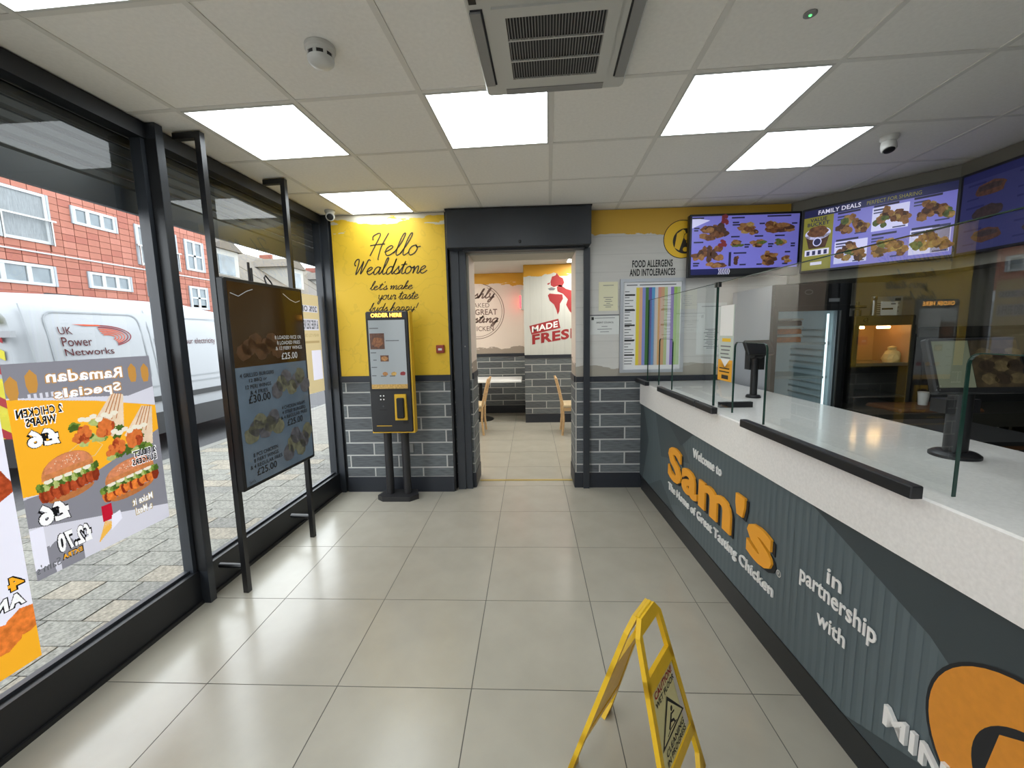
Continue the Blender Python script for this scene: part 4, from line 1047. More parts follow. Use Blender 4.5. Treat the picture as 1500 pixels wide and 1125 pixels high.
# ------------------------------------------------------------------ digital display stand in front of the far window
ds = thing('display_stand', (-1.74,2.65,0), 'tall black frame stand holding an upright advertising screen at the window', 'display stand')
sd_ = Vector((.046,.707,0)).normalized(); SF = Fr((-1.751,2.27,0), sd_)       # w into the room
for a in (.012,.70):
    MB().box(a-.016,a+.016,0,H-.004,-.02,.012,SF).build('upright','black_steel',ds)
    MB().box(a-.016,a+.016,H-.036,H-.004,-.15,-.02,SF).build('top_arm','black_steel',ds)
    p0 = SF.p(a,.165,-.02); p1 = SF.p(a,.165,-.17); MB().cyl(p0,p1,.016,n=14).build('wall_spacer','black_steel',ds,True)
MB().cbox(.0,.715,.638,1.885,.012,.055,.006,SF).build('screen_casing','black_plastic',ds)
mat('ad_brown', (62,42,16), .12, emit=.02); mat('ad_blue', (98,114,130), .12, noise=(.12,4), emit=.05); mat('ad_text', (176,178,178), .3, emit=.15); mat('ad_ink', (22,24,28), .3); mat('ad_food', (92,92,98), .3, noise=(.3,30), emit=.03); mat('ad_food2', (112,112,92), .3, noise=(.3,30), emit=.03); mat('ad_dim', (84,56,30), .3, noise=(.3,30), emit=.02)
pr = Print(Fr(SF.p(0,0,.055), SF.u), c0=.0008)
pr.rect(.02,.695,.66,1.865,'ad_blue',0); pr.rect(.02,.695,1.372,1.865,'ad_brown',1)
for q in range(7): pr.blob(.10+.05*q,1.46+.03*(q%3),.06,.05,'ad_dim',2,q)
for q in range(7): pr.blob(.36+.05*q,1.20+.035*(q%3),.055,.055,('ad_food','ad_food2')[q%2],2,q+20)
for q in range(7): pr.blob(.10+.04*q,.96+.035*(q%3),.06,.05,('ad_food2','ad_food')[q%2],2,q+40)
for q in range(6): pr.blob(.42+.045*q,.76+.05*(q%3),.055,.06,('ad_food','ad_food2')[q%2],2,q+60)
pr.stroke([(.04,1.80),(.10,1.785),(.17,1.82),(.22,1.835)],.004,'ad_text',2); pr.stroke([(.50,1.835),(.57,1.80),(.63,1.785),(.68,1.80)],.004,'ad_text',2)
def lines(rows, x0, x1, z, dz, m, price, pz0, pz1, px0, px1):
    for q,rw in enumerate(rows):
        k = len(rw)/max(len(r_) for r_ in rows); cx = (x0+x1)/2; pr.text(rw, cx-(x1-x0)/2*k, cx+(x1-x0)/2*k, z-dz*q-.024, z-dz*q, m, 3, bold=.015)
    pr.text(price, px0, px1, pz0, pz1, m, 3, bold=.015)
lines(['8 LOADED RICE OR','8 LOADED FRIES','& 12 FIERY WINGS'],.38,.66,1.555,.036,'ad_text','£25.00',1.395,1.44,.43,.60)
lines(['4 GRILLED BURGERS','12 BBQ or','12 PERI WINGS','& 4 FRIES'],.05,.34,1.335,.036,'ad_ink','£30.00',1.15,1.20,.10,.29)
lines(['4 CHICKEN WRAPS','4 STRIP BURGERS','& 4 REGULAR FRIES'],.37,.66,1.085,.033,'ad_ink','£25.00',.94,.985,.43,.60)
lines(['8 PCS CHICKEN','8 FIERY WINGS','& 4 REGULAR FRIES'],.06,.35,.845,.034,'ad_ink','£25.00',.70,.745,.11,.29)
pr.text("Sam's",.04,.09,.672,.69,'ad_ink',3); pr.build('display_picture',ds)
MB().tube([SF.p(.40,1.88,.02),SF.p(.41,1.93,0),SF.p(.45,1.95,-.02),SF.p(.50,1.91,-.02),SF.p(.51,1.87,-.01)],.005).build('cable','black_plastic',ds)
MB().box(.24,.25,1.88,2.0,.02,.03,SF).box(.262,.27,1.88,1.97,.02,.03,SF).build('antenna','black_plastic',ds)

# ------------------------------------------------------------------ posters on the shopfront glass (seen from behind, so mirrored)
sheet_mat('poster_grey', (132,132,140)); sheet_mat('poster_pale', (206,206,216)); sheet_mat('poster_amber', (238,172,44)); sheet_mat('poster_cream', (206,190,146)); sheet_mat('poster_tan', (176,156,112))
sheet_mat('poster_white', (226,226,238)); sheet_mat('p_bun', (196,126,76), noise=(.25,40)); sheet_mat('p_patty', (166,72,40), noise=(.35,50)); sheet_mat('p_leaf', (110,136,56), noise=(.4,60)); sheet_mat('p_sauce', (226,220,202)); sheet_mat('p_wrap', (222,200,172), noise=(.1,20)); sheet_mat('p_fries', (232,178,78)); sheet_mat('p_red', (186,30,52)); sheet_mat('p_orange', (216,120,52), noise=(.3,40)); sheet_mat('p_lantern', (190,140,70))
for nm_, c_ in (('sheet_white',(240,240,240)),('sheet_black',(24,24,26)),('sheet_ink',(96,98,102)),('sheet_bed',(246,246,246))): sheet_mat(nm_, c_, .6)
PG = GF
def gp(rp, x0, x1, z0, z1, base, label):
    o = rp.sheet(GF, x0, x1, z0, z1, base, 'window_poster', -.0535); tag(o, label, 'poster', 'posters on the shopfront glass')
rp = None
def mt(body,x0,x1,z0,z1,m,mo,rim=.05,bold=.03,rise=0.,L=8):
    RPrint(0., rp.mb).outline_text(body,-x1,-x0,z0,z1,m,mo,L,bold,rim,0,-rise,.004)
def ml(*a, **k): RPrint(0., rp.mb).text(*a, **k)
def burger(pr, cx, cz, w, h, patty, L=3, tilt=.10):
    rr = random.Random(int(cx*1000)); T = lambda x: tilt*(x-cx)
    pr.poly([(cx+w*.42*math.cos(math.radians(a)), cz-.30*h-h*.14*math.sin(math.radians(a))+T(cx+w*.42*math.cos(math.radians(a)))) for a in range(0,181,15)],'p_bun_low',L)
    for q in range(26):
        x = cx-w*.47+w*.94*q/25; pr.blob(x, cz-.16*h+T(x)+rr.uniform(-.03,.03)*h, w*.07, h*.15, (patty,'p_patty_dark')[q%4 == 1], L+1, q)
    for q in range(20):
        x = cx-w*.50+w*q/19; pr.blob(x, cz+.0*h+T(x)+rr.uniform(-.05,.04)*h, w*.055, h*.085, ('p_leaf','p_leaf_dark','p_leaf_pale')[q%3], L+2, q+9, rough=.5)
    for q in range(5): x = cx-w*.36+w*.17*q; pr.blob(x, cz+.06*h+T(x), w*.075, h*.05, 'p_sauce', L+3, q)
    pr.poly([(cx+w*.46*math.cos(math.radians(a)), cz+.09*h+h*.40*math.sin(math.radians(a))**.8+T(cx+w*.46*math.cos(math.radians(a)))) for a in range(0,181,10)],'p_bun',L+3)
    pr.poly([(cx+w*.40*math.cos(math.radians(a)), cz+.20*h+h*.27*math.sin(math.radians(a))**.8+T(cx+w*.40*math.cos(math.radians(a)))) for a in range(0,181,10)],'p_bun_top',L+4)
    for q in range(30):
        a = rr.uniform(20,160); k = rr.uniform(.3,.95); x = cx+w*.36*k*math.cos(math.radians(a)); pr.ell(x, cz+.22*h+h*.22*k*math.sin(math.radians(a))+T(x), w*.008, h*.008, 'p_sauce', L+5, n=6)
def wrap(pr, cx, cz, w, h):
    rr = random.Random(int(cx*777))
    pr.poly([(cx-w*.12,cz-h*.05),(cx+w*.30,cz+h*.52),(cx+w*.52,cz+h*.46),(cx+w*.44,cz-h*.38),(cx+w*.2,cz-h*.42)],'p_wrap',3)
    for q in range(4): pr.stroke([(cx+w*(.05+.09*q),cz-h*.05),(cx+w*(.32+.055*q),cz+h*.50)],w*.018,'p_bun_low',4)
    for q in range(22): pr.blob(cx+w*rr.uniform(-.48,.40), cz-h*rr.uniform(.02,.44), w*.09, h*.07, ('p_leaf','p_leaf_dark','p_leaf_pale')[q%3], 4, q, rough=.5)
    for (ox,oy,sx,sy) in ((.10,-.16,.20,.22),(-.26,-.24,.13,.18),(-.40,-.30,.10,.12)):
        for q in range(10): pr.blob(cx+w*ox+w*sx*rr.uniform(-.6,.6), cz+h*oy+h*sy*rr.uniform(-.6,.6), w*sx*.5, h*sy*.5, ('p_fry','p_patty','p_fry')[q%3], 5, q)
    for q in range(7): pr.blob(cx-w*.3+w*.1*q, cz+h*rr.uniform(.0,.10), w*.07, h*.05, 'p_sauce', 6, q)
for nm_, c_ in (('p_bun_low',(176,112,66)),('p_bun_top',(206,132,92)),('p_patty_dark',(128,50,30)),('p_leaf_dark',(72,98,40)),('p_leaf_pale',(168,180,110)),('p_fry',(206,112,56))): sheet_mat(nm_, c_, noise=(.15, 60))
pr = rp = RPrint()
pr.poly([(-.118,1.462),(.485,1.462),(.485,1.30),(.35,1.27),(-.118,1.33)],'poster_grey',1)
pr.poly([(-.118,1.325),(.20,1.27),(.485,1.20),(.485,1.07),(.13,.90),(-.118,.93)],'poster_amber',1)
pr.poly([(.12,.93),(.485,1.07),(.485,.65),(-.118,.80),(-.118,.92)],'poster_grey',1); pr.poly([(-.118,.70),(-.118,.575),(-.05,.575),(-.06,.70)],'poster_grey',1)
for (a,z) in ((-.095,1.37),(-.03,1.39),(.385,1.385),(.45,1.38)): pr.poly([(a-.012,z-.05),(a+.012,z-.05),(a+.02,z-.02),(a+.02,z+.02),(a,z+.045),(a-.02,z+.02),(a-.02,z-.02)],'p_lantern',2)
wrap(pr,.20,1.18,.24,.22); wrap(pr,.335,1.09,.25,.23); burger(pr,.05,.96,.22,.22,'p_patty'); burger(pr,.31,.86,.27,.20,'p_orange')
pr.rect(.155,.20,.70,.775,'p_red',3); 
for q in range(9): pr.stroke([(.128+.008*q,.615+.006*q),(.165+.007*q,.70-.003*q)],.006,'p_fries',4)
pr.poly([(.185,.645),(.24,.68),(.235,.725),(.195,.715)],'poster_white',5); pr.ell(.2,.99,.0,.0,'p_red',3,n=4)
pr.stroke([(.05,1.06),(.10,1.09),(.16,1.10),(.20,1.06),(.16,1.02),(.10,1.02)],.002,'poster_cream',2)
for q in range(7): pr.rect(-.05+.02*q,-.04+.02*q,1.315,1.335,'poster_pale',2)
pr.rect(-.118,-.07,.62,.79,'poster_white',2); pr.rect(-.03,.06,.575,.66,'poster_grey',2); pr.ell(-.02,.66,.05,.05,'poster_grey',2)
mt('Ramadan',.02,.335,1.365,1.415,'sheet_white','p_lantern',rise=-.01); mt('Specials',.04,.32,1.29,1.345,'sheet_white','p_lantern')
mt('2 CHICKEN',-.095,.06,1.245,1.28,'sheet_black','sheet_white',.04); mt('WRAPS',-.07,.035,1.205,1.24,'sheet_black','sheet_white',.04)
mt('£6',-.075,.035,1.115,1.19,'sheet_white','sheet_black',.10,.05); mt('£6',-.08,.03,.785,.875,'sheet_white','sheet_black',.10,.05)
mt('2 FILLET',.335,.455,.955,.985,'sheet_black','sheet_white',.03); mt('BURGERS',.325,.455,.915,.945,'sheet_black','sheet_white',.03)
mt('Make it',.30,.405,.715,.75,'sheet_white','poster_tan',.03,.02); mt('a Meal',.31,.395,.665,.70,'sheet_white','poster_tan',.03,.02)
mt('£2.70',-.03,.10,.645,.73,'sheet_white','sheet_black',.08,.04); mt('EXTRA',-.02,.055,.615,.635,'poster_amber','sheet_black',.03,.02)
ml("Sam's",.03,.115,.60,.635,'sheet_ink',8)
gp(rp,-.118,.485,.575,1.462,'poster_pale','large poster of mirrored Ramadan Specials with burgers and wraps on the window')
pr = rp = RPrint(); pr.poly([(-.80,.27),(-.145,.27),(-.145,.42),(-.28,.36),(-.80,.40)],'poster_amber',1)
for q in range(8): pr.blob(-.70+.075*q,.42+.03*(q%3),.07,.055,'p_orange',2,q)
for q in range(3): pr.blob(-.62+.18*q,1.0,.12,.09,'p_patty',2,q+30)
mt('4 STRIPS',-.52,-.16,.585,.64,'poster_amber','sheet_black',.08,.04); mt('AND FRIES',-.50,-.165,.52,.57,'sheet_white','sheet_black',.08,.04)
gp(rp,-.80,-.145,.27,1.36,'poster_white','white poster of chicken strips cut off by the left picture edge')
pr = rp = RPrint(); pr.rect(1.885,2.18,1.60,1.70,'poster_pale',1); pr.rect(1.885,2.18,1.76,1.82,'poster_pale',1); pr.rect(2.03,2.19,1.15,1.42,'poster_white',1);
ml('20% OFF',-2.17,-1.89,1.765,1.815,'sheet_ink',3,bold=.03); ml('& FREE DELIVERY',-2.175,-1.89,1.61,1.69,'sheet_ink',3,bold=.03)
ml('WHEN YOU ORDER',-2.175,-1.89,1.54,1.57,'poster_tan',3,bold=.01); rp.rect(1.89,2.175,1.485,1.505,'poster_tan',3)
gp(rp,1.86,2.205,1.035,1.915,'poster_cream','cream delivery poster on the far window beside the display stand')

# ------------------------------------------------------------------ wet floor sign
mat('sign_yellow', (226,182,24), .42, noise=(.06,20)); mat('sign_label', (214,206,150), .5); mat('label_white', (206,200,190), .5)
ws = thing('wet_floor_sign', (.42,1.27,0), 'yellow folding wet floor caution sign standing on the tiles', 'floor sign')
a_ = Vector((.311,1.219,0)); b_v = Vector((.416,1.36,0)); dd = (b_v-a_).normalized(); nh = Vector((dd.y,-dd.x,0)); HS = .62; al_ = math.radians(14.5)
def leaf(sgn, label_on, al_=al_):
    out = nh*sgn
    v = (Vector((0,0,1))*math.cos(al_)-out*math.sin(al_))              # up the leaf towards the ridge
    u = dd if sgn > 0 else -dd
    base = a_ + out*(HS*math.tan(al_)) + (dd*0 if sgn > 0 else Vector((0,0,0)))
    f = Fr(base if sgn > 0 else base+dd*.175, u, v); L = HS/math.cos(al_)
    # f.w must look outwards
    f.w = (Vector((0,0,1))*math.sin(al_)+out*math.cos(al_))
    half = lambda t: .0875+.075*(1-t)                                   # half width: wide at the floor, narrow at the ridge
    cx = .0875
    def q(k, t): return (cx+k*half(t), t*L)
    mb = MB(); n_ = 'front_leaf' if label_on else 'rear_leaf'
    T = .016
    rail = .022
    def strip(p0,p1,p2,p3,c0=0,c1=T): mb.prism([p0,p1,p2,p3],c0,c1,f)
    for s_ in (-1,1):                                                   # side rails down to the feet
        o0 = q(s_,0.0); o1 = q(s_,.93); i0 = (o0[0]-s_*rail,o0[1]); i1 = (o1[0]-s_*rail,o1[1])
        strip(*( [o0,i0,i1,o1] if s_ < 0 else [i0,o0,o1,i1]))
        strip((o0[0],0),(o0[0]-s_*.06,0),(q(s_,.13)[0]-s_*rail,.10*L),(q(s_,.13)[0],.13*L))
    k = 1
    strip((q(-1,.93)),(q(1,.93)),(cx+.055,L),(cx-.055,L),0,T)           # ridge end
    strip((q(-1,.66)),(q(1,.66)),(q(1,.735)),(q(-1,.735)))              # bar under the hand hole
    strip((q(-1,.22)),(q(1,.22)),(q(1,.28)),(q(-1,.28)))                # bar under the panel
    mb.build(n_,'sign_yellow',ws)
    if True:
        lab = MB().prism([(q(-1,.28)[0]+.02,.28*L),(q(1,.28)[0]-.02,.28*L),(q(1,.66)[0]-.02,.66*L),(q(-1,.66)[0]+.02,.66*L)],.003,.011,f).build('panel','sign_label' if label_on else 'sign_yellow',ws)
        if label_on:
            g = Fr(f.p(0,0,.0112), f.u, f.v); g.w = f.w; pr = Print(g, c0=.0004, step=.0005)
            pr.poly([(q(1,.30)[0]-.055,.30*L),(q(1,.30)[0]-.024,.30*L),(q(1,.64)[0]-.024,.64*L),(q(1,.64)[0]-.045,.64*L)],'label_white',1)
            pr.text('CAUTION!',cx-.075,cx+.075,.61*L,.645*L,'ink_red',2,bold=.03); pr.text('WET FLOOR',cx-.08,cx+.08,.57*L,.60*L,'ink_black',2,bold=.02)
            z0,z1 = .385*L,.555*L; pr.poly([(cx-.10,z0),(cx+.10,z0),(cx,z1)],'ink_black',2); pr.poly([(cx-.085,z0+.008),(cx+.085,z0+.008),(cx,z1-.015)],'sign_label',3)
            pr.ell(cx+.012,z0+.062,.008,.008,'ink_black',4); pr.stroke([(cx+.005,z0+.052),(cx-.012,z0+.036),(cx-.03,z0+.022)],.011,'ink_black',4); pr.stroke([(cx-.012,z0+.036),(cx+.012,z0+.026),(cx+.018,z0+.012)],.008,'ink_black',4); pr.stroke([(cx+.002,z0+.05),(cx+.028,z0+.045)],.006,'ink_black',4); pr.stroke([(cx-.05,z0+.014),(cx-.02,z0+.018),(cx+.03,z0+.012)],.004,'ink_black',4)
            pr.text('CLEANING',cx-.08,cx+.08,.335*L,.365*L,'ink_black',2,bold=.02); pr.text('IN PROGRESS',cx-.085,cx+.085,.295*L,.325*L,'ink_black',2,bold=.02)
            pr.build('label_print',lab)
leaf(1, True); leaf(-1, False, math.radians(16.8))
MB().cyl(a_+dd*.035+Vector((0,0,HS-.004)), a_+dd*.14+Vector((0,0,HS-.004)), .010, n=12).build('hinge','sign_yellow',ws,True)

# ------------------------------------------------------------------ room beyond the doorway: chairs, table, lights
mat('beech', (206,170,124), .5, noise=(.12,6,(1,1,8))); mat('seat_pad', (196,176,140), .7); mat('table_white', (222,222,220), .4); mat('neon_red', (255,40,50), .4, emit=4)
def chair(label, x, y, rz):
    t = thing('dining_chair', (x,y,0), label, 'chair', 'wooden chairs in the next room')
    t.rotation_euler = (0,0,rz)
    def part(mb, nm, m): 
        o = mb.build(nm, m, None); o.parent = t; return o
    for sx in (-.19,.19):
        part(MB().tube([(sx,-.20,0),(sx,-.18,.22),(sx,-.19,.45),(sx,-.24,.68),(sx,-.29,.86)],.017,8),'back_leg','beech')
        part(MB().tube([(sx,.20,0),(sx*.98,.19,.43)],.017,8),'leg','beech')
    part(MB().cbox(-.21,.21,-.20,.22,.43,.465,.012),'seat','seat_pad')
    for z,y_ in ((.60,-.222),(.72,-.25),(.83,-.28)): part(MB().box(-.19,.19,y_-.009,y_+.009,z-.025,z+.025),'back_slat','beech')
    for sx in (-.19,.19): part(MB().box(sx-.01,sx+.01,-.18,.19,.37,.42),'seat_rail','beech')
    return t
chair('pale wooden chair half hidden by the right side of the doorway', .66,6.25,-math.pi/2)
chair('pale wooden chair half hidden by the left side of the doorway', -.93,6.30,math.pi/2)
tb = thing('dining_table', (-.75,7.15,0), 'white topped table in the room beyond the doorway', 'table')
MB().cbox(-1.3,-.16,6.95,7.6,.70,.735,.01).build('table_top','table_white',tb); MB().cyl((-.9,7.28,0),(-.9,7.28,.70),.03).build('pedestal','black_steel',tb,True); MB().lathe([(.22,0),(.22,.015),(.05,.03)],(-.9,7.28,0),24).build('foot','black_steel',tb,True)
dl = thing('downlight', (-.72,6.3,H-.01), 'small bright round downlight in the next room', 'ceiling light')
MB().lathe([(.09,0),(.09,.008),(.07,.012)],(-.72,6.3,H),24,(0,0,-1)).build('lamp','led_panel',dl,True)
for i_,(x,y) in enumerate(((.9,5.5),(-1.3,5.2),(.9,6.5),(-1.3,6.6))):  # out-of-view panels added to brighten the next room
    t = thing('room_fill_light', (x,y,H-.012), ('added unseen square panel brightening the next room, right of the passage','added unseen square panel brightening the next room, left of the passage','added unseen square panel brightening the next room by the red lettering wall','added unseen square panel brightening the next room above the white table')[i_], 'ceiling light', 'added ceiling panels brightening the next room')
    MB().box(x-.3,x+.3,y-.3,y+.3,H-.010,H-.001).build('diffuser','room_fill_led',t); MB().box(x-.31,x+.31,y-.31,y+.31,H-.008,H-.0005).build('frame','white_plastic',t)
ns = thing('neon_sign', (-.13,7.75,2.0), 'red neon strip glowing at the corner of the next room', 'neon sign')
MB().box(-.16,-.1005,7.55,7.75,1.95,2.30).build('sign_box','white_plastic',ns); MB().cyl((-.17,7.60,1.98),(-.17,7.60,2.20),.012).build('tube','neon_red',ns); MB().cyl((-.17,7.70,1.98),(-.17,7.70,2.20),.012).build('tube','neon_red',ns)
# ------------------------------------------------------------------ street outside
mat('paver_a', (117,116,109), .85, noise=(.42,60)); mat('paver_b', (106,105,100), .85, noise=(.42,60)); mat('paver_c', (128,122,110), .85, noise=(.38,60)); mat('paver_joint', (104,100,92), .95)
mat('paver_far', (115,112,106), .9, noise=(.2,12)); mat('asphalt', (71,71,73), .9, noise=(.12,30)); mat('kerb', (116,115,110), .9)
ZP = -.05
pv = struct(MB().prism([(xg(-3)-.07,-3),(xg(12)-.07,12),(-1.9,40),(-4.75,40),(-4.75,-3)][:5], ZP-.12, ZP-.006).build('floor_pavement','paver_joint'))
rr = random.Random(11); pm = {}
PD, PL = .19, .34
j = 0; y = .55
while y < 5.9:
    off = rr.uniform(0,PL); x = -4.74-off
    while x < xg(y)-.08:
        l = PL*rr.choice((.75,1,1,1.3)); x0, x1 = max(x,-4.74), min(x+l, xg(y)-.08)
        if x1-x0 > .05 and (x0 > -3.6 or y > 2.0) and not (y < 1.0 and x0 > -2.3 and False):
            m_ = rr.choice(('paver_a','paver_a','paver_b','paver_c')); k = (m_, round(x1-x0,2))
            if k not in pm: pm[k] = MB().box(0,k[1]-.006,0,PD-.006,0,.006).build('paver',m_,pv).data; bpy.data.objects.remove([o for o in pv.children if o.data == pm[k]][0])
            instance(pm[k],'paver',((x0+x1)/2,y+PD/2,ZP-.006+.002*rr.random()),pv)
        x += l
    y += PD; j += 1
MB().prism([(-4.74,5.9),(xg(5.9)-.08,5.9),(-1.95,40),(-4.74,40)],ZP-.006,ZP).build('far_paving','paver_far',pv)
struct(MB().box(-4.9,-4.75,-3,40,-.30,ZP).build('trim_5','kerb'))
struct(MB().box(-11.2,-4.9,-10,60,-.32,-.15).build('floor_road','asphalt'))
struct(MB().box(-14.2,-11.2,-10,60,-.30,-.05).build('floor_far_pavement','paver_far'))

# van parked at the kerb
mat('van_white', (136,139,143), .4); mat('van_trim', (30,31,33), .6); mat('van_glass', (20,24,28), .1); mat('tyre', (22,22,23), .85); mat('wheel_silver', (160,162,164), .35, metal=.6); mat('van_red', (136,31,40), .5); mat('van_yellow', (175,167,46), .5); mat('van_groove', (120,124,128), .5)
mat('uk_orange', (176,72,46), .7, spec=.1); mat('uk_red', (110,24,36), .7, spec=.1); mat('uk_text', (70,20,24), .7, spec=.1); mat('lamp_red', (160,30,30), .3)
vn = thing('van', (-6.5,6.7,-.15), 'white panel van with red company lettering parked outside', 'van')
ZV = -.15
VX = -5.556
def sec(y, x_in, top, low=.30, bulge=1.):
    """half cross section at station y (shop side), then mirrored"""
    s_ = [(0,.30),(.02*bulge,.55),(.0,1.0),(-.03,1.35),(-.08,1.75),(-.14,2.02),(-.26,2.18),(-.55,2.25)]
    k = (top-.0)/2.25
    half = [(VX-x_in+a*1., ZV+low+(b_-.30)*( (top-low)/(2.25-.30))) for a,b_ in s_]
    cx = VX-.98
    return half+[(2*cx-a,b_) for a,b_ in reversed(half)]
st_ = [(4.28,.12,2.02,.45),(4.33,.05,2.18,.32),(4.50,.0,2.27,.30),(5.2,0,2.30,.30),(7.0,0,2.30,.30),(7.5,.02,2.24,.30),(7.9,.05,2.02,.30),(8.35,.06,1.45,.30),(8.9,.10,1.25,.30),(9.10,.2,1.0,.35)]
mb = MB(); rows = []
vs = []
for (y,xi,tp_,lw) in st_:
    vs += [(a,y,b_) for a,b_ in sec(y,xi,tp_,lw)]
n = 16; fs = [tuple(range(n)), tuple(range((len(st_)-1)*n+n-1,(len(st_)-1)*n-1,-1))]
for i in range(len(st_)-1):
    for k in range(n): fs.append((i*n+k, (i+1)*n+k, (i+1)*n+(k+1)%n, i*n+(k+1)%n))
MB().add(vs,fs).build('body','van_white',vn,True)
VF = Fr((VX,0,0),(0,1,0))
MB().box(4.16,8.9,.30+ZV,.62+ZV,-.05,.035,VF).build('lower_sill','van_trim',vn); MB().box(4.16,8.6,.78+ZV,.86+ZV,.0,.035,VF).build('rubbing_strip','van_trim',vn)
MB().box(4.22,4.32,.30+ZV,.62+ZV,-1.9,-.02,VF).build('rear_bumper','van_trim',vn)
for (y,xs) in ((4.95,(-5.62,-7.35)),(8.15,(-5.62,-7.35))):
    for x in xs:
        MB().lathe([(.20,-.09),(.31,-.10),(.335,-.07),(.335,.07),(.31,.10),(.20,.09)],(x,y,ZV+.335),28,(1,0,0)).build('wheel','tyre',vn,True)
        MB().lathe([(.02,.10),(.12,.085),(.20,.092)],(x,y,ZV+.335),20,(1,0,0)).build('hub','wheel_silver',vn,True)
def skin(y, z):      # offset of the van side at height z, so marks lie on the curved panel
    zz = (z-ZV-.30)*1.95/2.0+.30; P_ = [(.30,0),(.55,.02),(1.0,0),(1.35,-.03),(1.75,-.08),(2.02,-.14),(2.3,-.3)]
    for (a,b_),(c_,d_) in zip(P_,P_[1:]):
        if a <= zz <= c_: return b_+(d_-b_)*(zz-a)/(c_-a)
    return 0
class Skin(Print):
    def q(s, a, b_, layer): return VF.p(a, b_, skin(a,b_)+.008+.001*layer)
pr = Skin(VF)
def loop(y0,y1,z0,z1,r=.12,w=.018):
    pts = []
    for (cx,cz,a0) in ((y1-r,z1-r,0),(y0+r,z1-r,90),(y0+r,z0+r,180),(y1-r,z0+r,270)):
        for q in range(5): a = math.radians(a0+90*q/4); pts.append((cx+r*math.cos(a),cz+r*math.sin(a)))
    pts.append(pts[0]); pts = [p for a,b_ in zip(pts,pts[1:]) for p in (a,((a[0]+b_[0])/2,(a[1]+b_[1])/2))]+[pts[-1]]
    pr.stroke(pts,w,'van_groove',1)
loop(4.62,5.80,.95,1.90); loop(6.05,7.35,.95,1.88)
for yv in (4.42,5.92,7.45): pr.stroke([(yv,.5),(yv,.9),(yv,1.3),(yv,1.7),(yv+.02,1.98)],.014,'van_groove',1)
pr.stroke([(4.3,.86),(5.5,.86),(7,.86),(8.4,.86)],.02,'van_groove',1)
pr.text('UK',4.73,4.88,1.63,1.72,'uk_text',2,bold=.0); pr.text('Power',4.735,5.08,1.485,1.595,'uk_text',2); pr.text('Networks',4.74,5.33,1.37,1.455,'uk_text',2)
for q in range(6):
    r_ = .40-.055*q
    pr.ring(5.22+.012*q,1.605-.004*q,r_,r_*.36,.013,('uk_red','uk_orange')[q>1],2,-62+4*q,92+3*q,28)
pr.poly([(4.90,1.755),(5.22,1.752),(5.24,1.735),(5.05,1.735)],'uk_orange',3)
pr.text('Delivering your electricity',5.97,7.15,1.44,1.56,'uk_text',2)
pr.text('Con',6.10,6.33,.95,1.05,'ink_black',2); pr.text('You',6.12,6.27,.84,.90,'uk_text',2)
pr.build('livery',vn)
RF = Fr((VX-.98,4.28,0))
mb = MB()
for q in range(9):
    for sx in (-1,1):
        x0 = .08+.0*q; z0 = .55+.19*q+ZV
        MB().prism([(sx*.06,z0+.36),(sx*.80,z0),(sx*.80,z0+.10),(sx*.06,z0+.46)],.012,.018,RF).build('chevron',('van_red','van_yellow')[q%2],vn) if z0 < 1.75 else None
MB().box(-.82,.82,.50+ZV,1.30+ZV,.0,.012,RF).build('rear_door','van_yellow',vn)
for sx in (-1,1): MB().box(min(sx*.80,sx*.92),max(sx*.80,sx*.92),.75+ZV,1.35+ZV,-.02,.02,RF).build('tail_lamp','lamp_red',vn)
for z in (.9,1.75): MB().box(.80,.95,z+ZV,z+.07+ZV,.0,.05,RF).build('hinge','van_white',vn)
MB().box(VX-1.0,VX-.96,5.4,5.8,2.16,2.20).build('roof_light','van_trim',vn)
MB().box(7.62,8.05,1.25+ZV,1.80+ZV,-.09,-.03,VF).build('cab_window','van_glass',vn)

# red tile-clad building across the road
mat('clad_a', (137,84,69), .8, noise=(.08,4)); mat('clad_b', (131,75,62), .8, noise=(.08,4)); mat('clad_c', (144,91,77), .8, noise=(.08,4)); mat('clad_joint', (86,45,35), .9); mat('win_white', (152,155,157), .5); mat('win_glass', (96,106,112), .15, noise=(.3,2)); mat('win_grey', (130,135,141), .5); mat('curtain', (108,113,116), .7, noise=(.2,6,(8,8,1)))
bd = thing('clad_building', (-14,8,-.05), 'red tile-clad block of flats with white windows across the road', 'building')
BX = -12.0
BF = Fr((BX,0,0),(0,1,0))
MB().box(-4,15.35,-.05,8.0,-6,0,BF).build('wall','clad_joint',bd)
WIN = [(8.2,10.2,3.95,5.15,'balcony'),(10.80,11.92,4.62,5.08,'three'),(12.55,13.95,3.85,5.05,'balcony'),(8.6,10.15,2.92,3.42,'three'),(11.0,12.15,2.98,3.42,'three'),(12.75,13.85,2.9,3.35,'three'),(14.35,15.1,3.95,5.0,'cross'),(14.35,15.1,2.6,3.4,'cross')]
tw, thh = .31, .172
cm = {}; cut = MB()
z = 2.75; row = 0; cnt = 0
